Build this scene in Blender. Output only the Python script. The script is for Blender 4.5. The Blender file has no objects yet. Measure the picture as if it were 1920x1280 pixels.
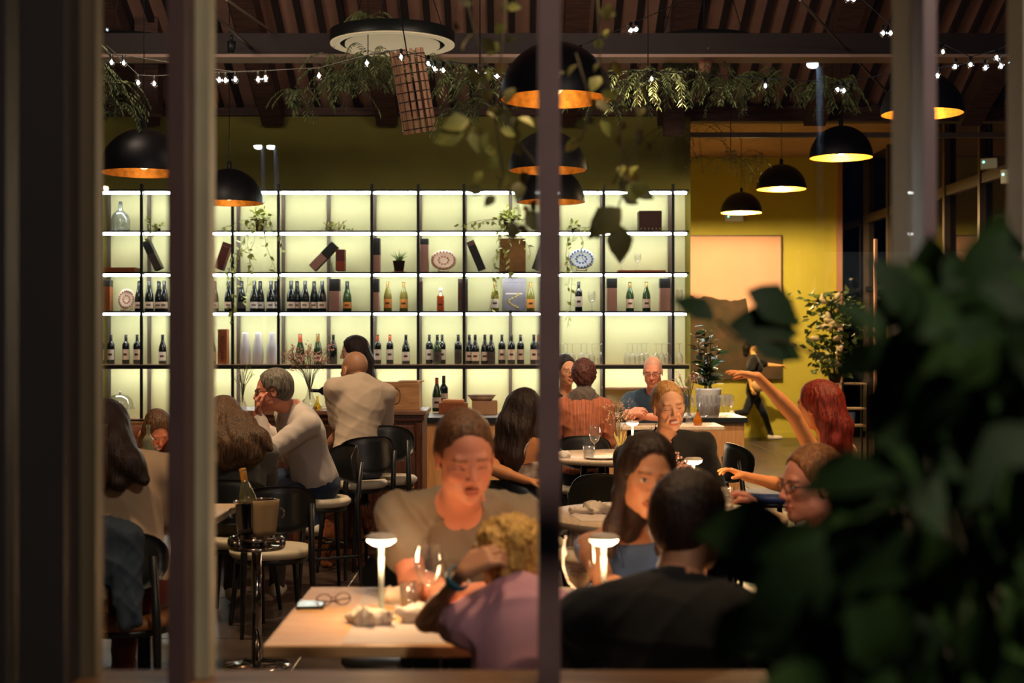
import bpy, bmesh, math, random
import numpy as np
from mathutils import Vector, Matrix

rnd = random.Random(7)
scn = bpy.context.scene
COL = scn.collection
R = math.radians
F = 1920 * 50 / 36.0      # focal length in pixels
CZ, HOR = 1.55, 645.0     # camera height, horizon row


def P(px, py, d):
    return Vector(((px - 960) / F * d, d, CZ - (py - HOR) / F * d))


# ------------------------------------------------------------------ camera
cam_d = bpy.data.cameras.new('camera')
cam = bpy.data.objects.new('camera', cam_d)
COL.objects.link(cam)
cam.location = (0, 0, CZ)
cam.rotation_euler = (R(90), 0, 0)
cam_d.lens = 50
cam_d.sensor_width = 36
cam_d.shift_y = (HOR - 640) / 1920
cam_d.clip_start = .05
cam_d.dof.use_dof = True
cam_d.dof.focus_distance = 9.2
cam_d.dof.aperture_fstop = 2.6
scn.camera = cam

# ------------------------------------------------------------------ world
w = bpy.data.worlds.new('night')
scn.world = w
w.use_nodes = True
wb = w.node_tree.nodes['Background']
wb.inputs[0].default_value = (.25, .42, 1.0, 1)
wb.inputs[1].default_value = .01

scn.view_settings.view_transform = 'Standard'
scn.view_settings.look = 'None'
scn.view_settings.gamma = 1
scn.view_settings.use_curve_mapping = False
scn.view_settings.exposure = 0.35
try:
    scn.cycles.use_light_tree = True
    scn.cycles.max_bounces = 6
    scn.cycles.diffuse_bounces = 3
    scn.cycles.glossy_bounces = 3
    scn.cycles.transparent_max_bounces = 24
    scn.cycles.sample_clamp_indirect = 4
    scn.cycles.caustics_reflective = False
    scn.cycles.caustics_refractive = False
    scn.cycles.use_denoising = True
except Exception:
    pass

WARM = (1.0, .62, .30)


def light(kind, name, loc, energy, color, size=.1, target=None, angle=90, blend=.5, parent=None):
    l = bpy.data.lights.new(name, kind)
    l.energy = energy
    l.color = color
    if kind == 'AREA':
        l.shape = 'DISK'
        l.size = size
    else:
        l.shadow_soft_size = size
    if kind == 'SPOT':
        l.spot_size = R(angle)
        l.spot_blend = blend
    o = bpy.data.objects.new(name, l)
    COL.objects.link(o)
    o.location = loc
    if target is not None:
        o.rotation_euler = (Vector(target) - Vector(loc)).to_track_quat('-Z', 'Y').to_euler()
    if parent:
        o.parent = parent
    return o


# room lights out of view: ceiling spots, and fills added to brighten
K = 1.0
light('SPOT', 'unseen_spot_light', (.5, 4.1, 4.3), 260, (1, .66, .36), .12, (.1, 4.4, .8), 62, .9)
light('SPOT', 'unseen_spot_light', (-1.9, 7.6, 4.6), 420, (1, .68, .40), .12, (-1.8, 8.3, .8), 66, .8)
light('SPOT', 'unseen_spot_light', (2.2, 6.2, 4.5), 620, (1, .62, .3), .12, (1.4, 7.1, .8), 60, .8)
light('SPOT', 'unseen_spot_light', (.9, 9.2, 3.6), 380, (1, .72, .46), .12, (1.0, 10.9, .8), 74, .8)
light('SPOT', 'unseen_spot_light', (-1.0, 8.2, 4.5), 300, (1, .70, .42), .12, (-1.1, 9.8, .9), 60, .8)
light('SPOT', 'unseen_spot_light', (-1.5, 4.3, 4.2), 150, (1, .66, .40), .12, (-1.6, 5.9, .9), 56, .9)  # fill added to brighten the woman in cream at left
light('SPOT', 'unseen_spot_light', (.1, 3.2, 4.1), 70, (1, .68, .44), .12, (.15, 3.7, .9), 60, .9)  # fill added for the backs of the diners at the window
light('SPOT', 'unseen_spot_light', (1.9, 10.6, 4.4), 420, (1, .78, .58), .12, (1.65, 12.5, .9), 60, .8)  # fill added to brighten the white pot and counter end
light('AREA', 'ceiling_fill_light', (-3.0, 9.0, 4.6), 34, (1, .74, .58), .9, (-3.0, 13.5, 4.1))  # unseen fill added to lift the ceiling and upper wall, left half
light('AREA', 'ceiling_fill_light', (.6, 9.0, 4.6), 34, (1, .74, .58), .9, (.6, 13.5, 4.1))  # same added fill for the right half
light('AREA', 'terrace_fill_light', (2.9, -1.2, 4.5), 120, (1, .82, .72), .6, (.9, 2.8, 1.5))  # unseen fill added outside to brighten the mullions and bush leaves


# ------------------------------------------------------------------ helpers
def c8(r, g, b):
    f = lambda v: (v / 255 / 12.92) if v / 255 <= .04045 else ((v / 255 + .055) / 1.055) ** 2.4
    return (f(r), f(g), f(b))


MATS = {}


def mat(name, color, rough=.5, metal=0, spec=.5, var=0.0, vscale=8, stretch=(1, 1, 1), color2=None, bump=0.0,
        bscale=40, emit=None, es=0.0, attr=False, alpha=None, coat=0, sheen=0):
    if name in MATS:
        return MATS[name]
    m = bpy.data.materials.new(name)
    MATS[name] = m
    m.use_nodes = True
    nt = m.node_tree
    b = nt.nodes['Principled BSDF']
    b.inputs['Base Color'].default_value = (*color, 1)
    b.inputs['Roughness'].default_value = rough
    b.inputs['Metallic'].default_value = metal
    b.inputs['Specular IOR Level'].default_value = spec
    b.inputs['Coat Weight'].default_value = coat
    b.inputs['Sheen Weight'].default_value = sheen
    tc = nt.nodes.new('ShaderNodeTexCoord')
    mp = nt.nodes.new('ShaderNodeMapping')
    mp.inputs['Scale'].default_value = stretch
    nt.links.new(tc.outputs['Object'], mp.inputs['Vector'])
    if attr:
        at = nt.nodes.new('ShaderNodeAttribute')
        at.attribute_name = 'Col'
        nt.links.new(at.outputs['Color'], b.inputs['Base Color'])
    elif var > 0 or color2:
        n = nt.nodes.new('ShaderNodeTexNoise')
        n.inputs['Scale'].default_value = vscale
        n.inputs['Detail'].default_value = 5
        nt.links.new(mp.outputs[0], n.inputs['Vector'])
        mx = nt.nodes.new('ShaderNodeMix')
        mx.data_type = 'RGBA'
        c2 = color2 or tuple(x * (1 - var) for x in color)
        mx.inputs['A'].default_value = (*color, 1)
        mx.inputs['B'].default_value = (*c2, 1)
        rp = nt.nodes.new('ShaderNodeMapRange')
        rp.inputs['From Min'].default_value = .35
        rp.inputs['From Max'].default_value = .65
        nt.links.new(n.outputs['Fac'], rp.inputs['Value'])
        nt.links.new(rp.outputs[0], mx.inputs['Factor'])
        nt.links.new(mx.outputs['Result'], b.inputs['Base Color'])
    if bump > 0:
        n2 = nt.nodes.new('ShaderNodeTexNoise')
        n2.inputs['Scale'].default_value = bscale
        n2.inputs['Detail'].default_value = 3
        nt.links.new(mp.outputs[0], n2.inputs['Vector'])
        bp = nt.nodes.new('ShaderNodeBump')
        bp.inputs['Strength'].default_value = bump
        bp.inputs['Distance'].default_value = .01
        nt.links.new(n2.outputs['Fac'], bp.inputs['Height'])
        nt.links.new(bp.outputs[0], b.inputs['Normal'])
    if emit:
        b.inputs['Emission Color'].default_value = (*emit, 1)
        b.inputs['Emission Strength'].default_value = es
    return m


def glassmat(name, tint=(1, 1, 1), base=.04, rough=0.0, density=0.0, dcol=(.5, .5, .5), power=5.0):
    """thin clear glass: transparent, fresnel reflection, optional tinted diffuse film"""
    if name in MATS:
        return MATS[name]
    m = bpy.data.materials.new(name)
    MATS[name] = m
    m.use_nodes = True
    nt = m.node_tree
    nt.nodes.clear()
    out = nt.nodes.new('ShaderNodeOutputMaterial')
    tr = nt.nodes.new('ShaderNodeBsdfTransparent')
    tr.inputs[0].default_value = (*tint, 1)
    gl = nt.nodes.new('ShaderNodeBsdfGlossy')
    gl.inputs['Roughness'].default_value = rough
    lw = nt.nodes.new('ShaderNodeLayerWeight')
    lw.inputs['Blend'].default_value = .5
    pw = nt.nodes.new('ShaderNodeMath')
    pw.operation = 'POWER'
    pw.inputs[1].default_value = power
    nt.links.new(lw.outputs['Facing'], pw.inputs[0])
    mr = nt.nodes.new('ShaderNodeMapRange')
    mr.inputs['To Min'].default_value = base
    mr.inputs['To Max'].default_value = .9
    nt.links.new(pw.outputs[0], mr.inputs['Value'])
    mx = nt.nodes.new('ShaderNodeMixShader')
    nt.links.new(mr.outputs[0], mx.inputs[0])
    if density > 0:
        df = nt.nodes.new('ShaderNodeBsdfDiffuse')
        df.inputs[0].default_value = (*dcol, 1)
        m2 = nt.nodes.new('ShaderNodeMixShader')
        m2.inputs[0].default_value = density
        nt.links.new(tr.outputs[0], m2.inputs[1])
        nt.links.new(df.outputs[0], m2.inputs[2])
        nt.links.new(m2.outputs[0], mx.inputs[1])
    else:
        nt.links.new(tr.outputs[0], mx.inputs[1])
    nt.links.new(gl.outputs[0], mx.inputs[2])
    nt.links.new(mx.outputs[0], out.inputs[0])
    return m


def stem_name(n):
    return n


def tag(o, label=None, cat=None, group=None, kind=None):
    if label:
        o['label'] = label
    if cat:
        o['category'] = cat
    if group:
        o['group'] = group
    if kind:
        o['kind'] = kind
    return o


def empty(name, loc=(0, 0, 0), rz=0, label=None, cat=None, group=None, parent=None):
    o = bpy.data.objects.new(name, None)
    COL.objects.link(o)
    o.empty_display_size = .05
    o.location = loc
    o.rotation_euler = (0, 0, rz)
    if parent:
        o.parent = parent
    return tag(o, label, cat, group)


def children(o):
    return [c for c in COL.objects if c.parent is o]


def copy_tree(o, parent=None, loc=None, rz=None, label=None):
    c = o.copy()
    COL.objects.link(c)
    c.parent = parent
    if loc is not None:
        c.location = loc
    if rz is not None:
        c.rotation_euler = (c.rotation_euler[0], c.rotation_euler[1], rz)
    if label:
        c['label'] = label
    for ch in list(o.children):
        copy_tree(ch, c)
    return c


class MB:
    """collects geometry and links it as one mesh object"""

    def __init__(s):
        s.v, s.f, s.sm, s.mi = [], [], [], []
        s.cur = 0

    def add(s, vs, fs, smooth=False):
        n = len(s.v)
        s.v.extend([tuple(x) for x in vs])
        for f in fs:
            s.f.append([i + n for i in f])
            s.sm.append(smooth)
            s.mi.append(s.cur)
        return s

    def box(s, lo, hi, M=None, bev=0.0):
        x0, y0, z0 = lo
        x1, y1, z1 = hi
        if bev > 0:
            return s.rbox(lo, hi, bev, M)
        vs = [Vector(p) for p in ((x0, y0, z0), (x1, y0, z0), (x1, y1, z0), (x0, y1, z0), (x0, y0, z1), (x1, y0, z1),
                                  (x1, y1, z1), (x0, y1, z1))]
        if M is not None:
            vs = [M @ p for p in vs]
        return s.add(vs, [(3, 2, 1, 0), (4, 5, 6, 7), (0, 1, 5, 4), (1, 2, 6, 5), (2, 3, 7, 6), (3, 0, 4, 7)])

    def rbox(s, lo, hi, b, M=None):
        bm = bmesh.new()
        bmesh.ops.create_cube(bm, size=1)
        for v in bm.verts:
            v.co = Vector([lo[i] + (v.co[i] + .5) * (hi[i] - lo[i]) for i in range(3)])
        bmesh.ops.bevel(bm, geom=list(bm.edges), offset=b, segments=2, affect='EDGES', profile=.6)
        if M is not None:
            bmesh.ops.transform(bm, matrix=M, verts=bm.verts)
        bm.verts.index_update()
        s.add([v.co[:] for v in bm.verts], [[v.index for v in f.verts] for f in bm.faces], False)
        bm.free()
        return s

    def tube(s, pts, rad, n=8, caps=True, smooth=True):
        pts = [Vector(p) for p in pts]
        if not hasattr(rad, '__len__'):
            rad = [rad] * len(pts)
        vs, fs = [], []
        up = None
        for i, p in enumerate(pts):
            d = (pts[min(i + 1, len(pts) - 1)] - pts[max(i - 1, 0)])
            d = d.normalized() if d.length > 1e-9 else Vector((0, 0, 1))
            if up is None:
                up = Vector((0, 0, 1)) if abs(d.z) < .9 else Vector((1, 0, 0))
            a = d.cross(up).normalized()
            b = d.cross(a).normalized()
            up = -b if False else up
            for k in range(n):
                t = 2 * math.pi * k / n
                vs.append(p + a * (rad[i] * math.cos(t)) + b * (rad[i] * math.sin(t)))
        for i in range(len(pts) - 1):
            for k in range(n):
                fs.append((i * n + k, i * n + (k + 1) % n, (i + 1) * n + (k + 1) % n, (i + 1) * n + k))
        s.add(vs, fs, smooth)
        if caps:
            m = len(s.v) - len(vs)
            s.f.append([m + k for k in range(n)][::-1])
            s.sm.append(False)
            s.mi.append(s.cur)
            s.f.append([m + (len(pts) - 1) * n + k for k in range(n)])
            s.sm.append(False)
            s.mi.append(s.cur)
        return s

    def lathe(s, prof, n=20, c=(0, 0, 0), M=None, sx=1, sy=1, a0=0, a1=360, smooth=True):
        full = abs(a1 - a0) >= 359.9
        k = n if full else n + 1
        vs, fs = [], []
        for r, z in prof:
            for i in range(k):
                t = R(a0 + (a1 - a0) * i / n)
                p = Vector((c[0] + r * math.cos(t) * sx, c[1] + r * math.sin(t) * sy, c[2] + z))
                vs.append(M @ p if M is not None else p)
        for j in range(len(prof) - 1):
            for i in range(n):
                a, b = i, (i + 1) % k
                fs.append((j * k + a, j * k + b, (j + 1) * k + b, (j + 1) * k + a))
        return s.add(vs, fs, smooth)

    def ball(s, c, r, n=12, m=8, sz=(1, 1, 1), M=None):
        prof = [(max(1e-5, math.sin(math.pi * j / m)) * r, -math.cos(math.pi * j / m) * r * sz[2]) for j in range(m + 1)]
        return s.lathe(prof, n, c, M, sz[0], sz[1])

    def build(s, name, m, parent=None, label=None, kind=None, auto=True):
        me = bpy.data.meshes.new(name)
        me.from_pydata(s.v, [], s.f)
        ms = m if isinstance(m, (list, tuple)) else [m]
        for q in ms:
            me.materials.append(q)
        me.polygons.foreach_set('use_smooth', s.sm)
        me.polygons.foreach_set('material_index', s.mi)
        me.update()
        o = bpy.data.objects.new(name, me)
        COL.objects.link(o)
        if parent:
            o.parent = parent
        if label:
            o['label'] = label
        if kind:
            o['kind'] = kind
        return o


def text(name, s, m, loc, rot, size, parent=None, ext=.001, align='CENTER'):
    cu = bpy.data.curves.new(name, 'FONT')
    cu.body = s
    cu.size = size
    cu.extrude = ext
    cu.align_x = align
    cu.align_y = 'CENTER'
    o = bpy.data.objects.new(name, cu)
    COL.objects.link(o)
    dg = bpy.context.evaluated_depsgraph_get()
    me = bpy.data.meshes.new_from_object(o.evaluated_get(dg))
    bpy.data.objects.remove(o)
    me.materials.clear()
    me.materials.append(m)
    o = bpy.data.objects.new(name, me)
    COL.objects.link(o)
    o.location = loc
    o.rotation_euler = rot
    if parent:
        o.parent = parent
    return o


# ------------------------------------------------------------------ implicit surfaces
def axis(lo, hi, h, fines=()):
    xs = [lo]
    while xs[-1] < hi:
        x = xs[-1]
        st = h
        for a, b, f in fines:
            if a <= x <= b:
                st = min(st, f)
            elif x < a < x + st:
                st = max(f, a - x)
        xs.append(x + st)
    return np.array(xs, np.float32)


def field(prims, axes):
    xs, ys, zs = axes
    Fd = np.full((len(xs), len(ys), len(zs)), .5, np.float32)
    for p in prims:
        k = p['k']
        mg = k + .02
        lo, hi = p['lo'] - mg, p['hi'] + mg
        sl = []
        for a, l, h_ in zip(axes, lo, hi):
            i0 = max(0, int(np.searchsorted(a, l)) - 1)
            i1 = min(len(a), int(np.searchsorted(a, h_)) + 1)
            sl.append(slice(i0, i1))
        if any(q.start >= q.stop for q in sl):
            continue
        X = xs[sl[0]][:, None, None]
        Y = ys[sl[1]][None, :, None]
        Z = zs[sl[2]][None, None, :]
        if p['t'] == 'c':
            a, b = p['a'], p['b']
            ba = b - a
            L = max(float(ba @ ba), 1e-9)
            dx, dy, dz = X - a[0], Y - a[1], Z - a[2]
            t = np.clip((dx * ba[0] + dy * ba[1] + dz * ba[2]) / L, 0, 1)
            d = np.sqrt((dx - t * ba[0]) ** 2 + (dy - t * ba[1]) ** 2 + (dz - t * ba[2]) ** 2) - (p['ra'] + (p['rb'] - p['ra']) * t)
        else:
            c, r, Rm = p['c'], p['r'], p['R']
            dx, dy, dz = X - c[0], Y - c[1], Z - c[2]
            u = dx * Rm[0, 0] + dy * Rm[1, 0] + dz * Rm[2, 0]
            v = dx * Rm[0, 1] + dy * Rm[1, 1] + dz * Rm[2, 1]
            ww = dx * Rm[0, 2] + dy * Rm[1, 2] + dz * Rm[2, 2]
            k0 = np.sqrt((u / r[0]) ** 2 + (v / r[1]) ** 2 + (ww / r[2]) ** 2)
            k1 = np.sqrt((u / r[0] ** 2) ** 2 + (v / r[1] ** 2) ** 2 + (ww / r[2] ** 2) ** 2)
            d = np.where(k0 < 1e-4, -min(r), k0 * (k0 - 1) / np.maximum(k1, 1e-6))
        A = Fd[sl[0], sl[1], sl[2]]
        if p.get('sub'):
            A, d = -A, d
            h = np.clip(.5 + .5 * (d - A) / k, 0, 1)
            res = d + (A - d) * h - k * h * (1 - h)
            Fd[sl[0], sl[1], sl[2]] = -res
        else:
            h = np.clip(.5 + .5 * (d - A) / k, 0, 1)
            Fd[sl[0], sl[1], sl[2]] = d + (A - d) * h - k * h * (1 - h)
    return Fd


def nets(Fd, axes):
    xs, ys, zs = axes
    Fd = Fd.copy()
    for ax in range(3):       # closed at the border
        sl = [slice(None)] * 3
        for e in (0, -1):
            sl[ax] = e
            Fd[tuple(sl)] = np.maximum(Fd[tuple(sl)], .001)
    S = Fd < 0
    c = sum(S[i:S.shape[0] - 1 + i, j:S.shape[1] - 1 + j, k:S.shape[2] - 1 + k].astype(np.int8)
            for i in (0, 1) for j in (0, 1) for k in (0, 1))
    act = (c > 0) & (c < 8)
    I, J, K = np.nonzero(act)
    idx = np.full(act.shape, -1, np.int32)
    idx[I, J, K] = np.arange(len(I))
    acc = np.zeros((len(I), 3), np.float64)
    cnt = np.zeros(len(I))
    ax = (xs, ys, zs)
    for (o1, o2) in [((0, 0, 0), (1, 0, 0)), ((0, 1, 0), (1, 1, 0)), ((0, 0, 1), (1, 0, 1)), ((0, 1, 1), (1, 1, 1)),
                     ((0, 0, 0), (0, 1, 0)), ((1, 0, 0), (1, 1, 0)), ((0, 0, 1), (0, 1, 1)), ((1, 0, 1), (1, 1, 1)),
                     ((0, 0, 0), (0, 0, 1)), ((1, 0, 0), (1, 0, 1)), ((0, 1, 0), (0, 1, 1)), ((1, 1, 0), (1, 1, 1))]:
        a = Fd[I + o1[0], J + o1[1], K + o1[2]]
        b = Fd[I + o2[0], J + o2[1], K + o2[2]]
        m = (a < 0) != (b < 0)
        t = a[m] / (a[m] - b[m])
        for q, ind in enumerate((I, J, K)):
            p1 = ax[q][ind[m] + o1[q]]
            p2 = ax[q][ind[m] + o2[q]]
            acc[m, q] += p1 + (p2 - p1) * t
        cnt[m] += 1
    V = acc / np.maximum(cnt, 1)[:, None]
    Q = []
    # x edges
    e = S[:-1, 1:-1, 1:-1] != S[1:, 1:-1, 1:-1]
    i, j, k = np.nonzero(e)
    j = j + 1
    k = k + 1
    q = np.stack([idx[i, j - 1, k - 1], idx[i, j, k - 1], idx[i, j, k], idx[i, j - 1, k]], 1)
    fl = ~S[i, j, k]
    q[fl] = q[fl][:, ::-1]
    Q.append(q)
    e = S[1:-1, :-1, 1:-1] != S[1:-1, 1:, 1:-1]
    i, j, k = np.nonzero(e)
    i = i + 1
    k = k + 1
    q = np.stack([idx[i - 1, j, k - 1], idx[i - 1, j, k], idx[i, j, k], idx[i, j, k - 1]], 1)
    fl = ~S[i, j, k]
    q[fl] = q[fl][:, ::-1]
    Q.append(q)
    e = S[1:-1, 1:-1, :-1] != S[1:-1, 1:-1, 1:]
    i, j, k = np.nonzero(e)
    i = i + 1
    j = j + 1
    q = np.stack([idx[i - 1, j - 1, k], idx[i, j - 1, k], idx[i, j, k], idx[i - 1, j, k]], 1)
    fl = ~S[i, j, k]
    q[fl] = q[fl][:, ::-1]
    Q.append(q)
    return V, np.concatenate(Q)


def npmesh(name, V, Q, m, parent=None, cols=None):
    me = bpy.data.meshes.new(name)
    me.vertices.add(len(V))
    me.vertices.foreach_set('co', V.astype(np.float32).ravel())
    me.loops.add(len(Q) * 4)
    me.loops.foreach_set('vertex_index', Q.astype(np.int32).ravel())
    me.polygons.add(len(Q))
    me.polygons.foreach_set('loop_start', np.arange(0, len(Q) * 4, 4, dtype=np.int32))
    me.polygons.foreach_set('use_smooth', np.ones(len(Q), bool))
    me.update(calc_edges=True)
    me.validate()
    me.materials.append(m)
    if cols is not None:
        a = me.color_attributes.new('Col', 'FLOAT_COLOR', 'POINT')
        a.data.foreach_set('color', np.concatenate([cols, np.ones((len(V), 1))], 1).astype(np.float32).ravel())
    o = bpy.data.objects.new(name, me)
    COL.objects.link(o)
    if parent:
        o.parent = parent
        o.matrix_parent_inverse = Matrix.Translation(-Vector(parent.location))
    return o


def A_(v):
    return np.array([float(v[0]), float(v[1]), float(v[2])])


def cone(a, b, ra, rb, k=.02, sub=False):
    a, b = A_(a), A_(b)
    r = max(ra, rb)
    return dict(t='c', a=a, b=b, ra=ra, rb=rb, k=k, sub=sub, lo=np.minimum(a, b) - r, hi=np.maximum(a, b) + r)


def ell(c, r, Rm=None, k=.02, sub=False):
    c = A_(c)
    Rm = np.eye(3) if Rm is None else np.array(Rm)
    ext = np.sqrt(((Rm * np.array(r)[None, :]) ** 2).sum(1))
    return dict(t='e', c=c, r=r, R=Rm, k=k, sub=sub, lo=c - ext, hi=c + ext)


def prims_axes(prims, h, fines=((), (), ()), pad=.015):
    pp = [p for p in prims if not p.get('sub')]
    lo = np.min([p['lo'] for p in pp], 0) - pad
    hi = np.max([p['hi'] for p in pp], 0) + pad
    return tuple(axis(float(lo[i]), float(hi[i]), h, fines[i]) for i in range(3))


def wrinkle(Fd, axes, amp, seed, wl=.07, direction=None):
    r = random.Random(seed)
    X = axes[0][:, None, None]
    Y = axes[1][None, :, None]
    Z = axes[2][None, None, :]
    n = np.zeros_like(Fd)
    for i in range(5):
        d = Vector((r.uniform(-1, 1), r.uniform(-1, 1), r.uniform(-.7, .7))).normalized()
        if direction is not None:
            d = (d * .6 + Vector(direction)).normalized()
        k = 2 * math.pi / (wl * r.uniform(.7, 1.8))
        w1 = np.sin(X * 9 + r.uniform(0, 6)) + np.cos(Y * 8 + Z * 10 + r.uniform(0, 6))
        n += (1 - np.abs(np.sin((X * d.x + Y * d.y + Z * d.z) * k * .5 + w1 * .9 + r.uniform(0, 6)))) ** 3 - .25
    return Fd - amp * .5 * n


def frame(fw, up):
    fw, up = Vector(fw).normalized(), Vector(up).normalized()
    sd = fw.cross(up).normalized()
    fw = up.cross(sd).normalized()
    return sd, fw, up


def fmat(sd, fw, up):
    return np.array([[sd[i], fw[i], up[i]] for i in range(3)])


def face_dir(a):
    return Vector((math.sin(R(a)), -math.cos(R(a)), 0))

# ------------------------------------------------------------------ people
M_SKIN = mat('skin', (.6, .35, .22), .5, attr=True, bump=.05, bscale=250, spec=.35)


def hair_mat(name, c, c2=None, rough=.5):
    return mat(name, c, rough, color2=c2 or tuple(x * .45 for x in c), vscale=14, stretch=(9, 9, .8), bump=.6, bscale=16, spec=.35)


def cloth_mat(name, c, var=.12, rough=.85, bump=.15):
    return mat(name, c, rough, var=var, vscale=5, bump=bump, bscale=350, spec=.2, sheen=.15)


def hand_prims(w, d, n, side=1, curl=(.35, .4, .4, .45), s=1.0, thumb=.5, spread=.1):
    """palm, four unequal bent fingers, a thumb leaving the side of the palm. w wrist, d direction, n palm normal"""
    d = Vector(d).normalized()
    n = (Vector(n) - d * Vector(n).dot(d)).normalized()
    sdv = d.cross(n).normalized() * side     # towards the thumb
    w = Vector(w)
    pr = []
    ofs = (.029, .010, -.010, -.028)
    ln = (.072, .080, .074, .058)
    for i in range(4):
        kn = w + d * (.088 - .004 * abs(i - 1.3)) * s + sdv * ofs[i] * s
        pr.append(cone(w + d * .012 * s + sdv * ofs[i] * .5 * s, kn, .015 * s, .0115 * s, .012))
    pr.append(cone(w + d * .02 * s + sdv * .02 * s + n * .006 * s, w + d * .055 * s + sdv * .03 * s + n * .01 * s, .015 * s, .012 * s, .012))
    for i in range(4):
        p = w + d * (.088 - .004 * abs(i - 1.3)) * s + sdv * ofs[i] * s
        dd = (d + sdv * (spread * (1.2 - i))).normalized()
        cu = curl[i]
        for j, (fr, r0, r1) in enumerate(((.45, .0095, .0088), (.3, .0088, .008), (.25, .008, .0068))):
            ang = cu * (1.0 if j else .8)
            dd = (dd * math.cos(ang) + n * math.sin(ang)).normalized() if j == 0 else \
                (dd * math.cos(ang) + (n - dd * n.dot(dd)).normalized() * math.sin(ang) if (n - dd * n.dot(dd)).length > .05 else (dd * math.cos(ang) - d * math.sin(ang))).normalized()
            q = p + dd * ln[i] * fr * s
            pr.append(cone(p, q, r0 * s, r1 * s, .003))
            p = q
    t0 = w + d * .025 * s + sdv * .024 * s
    t1 = t0 + (d * .6 + sdv * .7 + n * .35).normalized() * .042 * s
    t2 = t1 + (d * .85 + sdv * (.6 - thumb) + n * .45).normalized() * .032 * s
    t3 = t2 + (d * .9 + sdv * (.3 - thumb) + n * .5).normalized() * .026 * s
    pr += [cone(t0, t1, .015 * s, .0115 * s, .008), cone(t1, t2, .011 * s, .0098 * s, .003), cone(t2, t3, .0098 * s, .008 * s, .003)]
    return pr


def head_frame(yaw, pitch=0, roll=0):
    fw = face_dir(yaw)
    up = Vector((0, 0, 1))
    sd = fw.cross(up)
    fw2 = fw * math.cos(R(pitch)) - up * math.sin(R(pitch))
    up2 = sd.cross(fw2)
    M = Matrix.Rotation(R(roll), 3, fw2)
    return M @ sd, fw2, M @ up2


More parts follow.
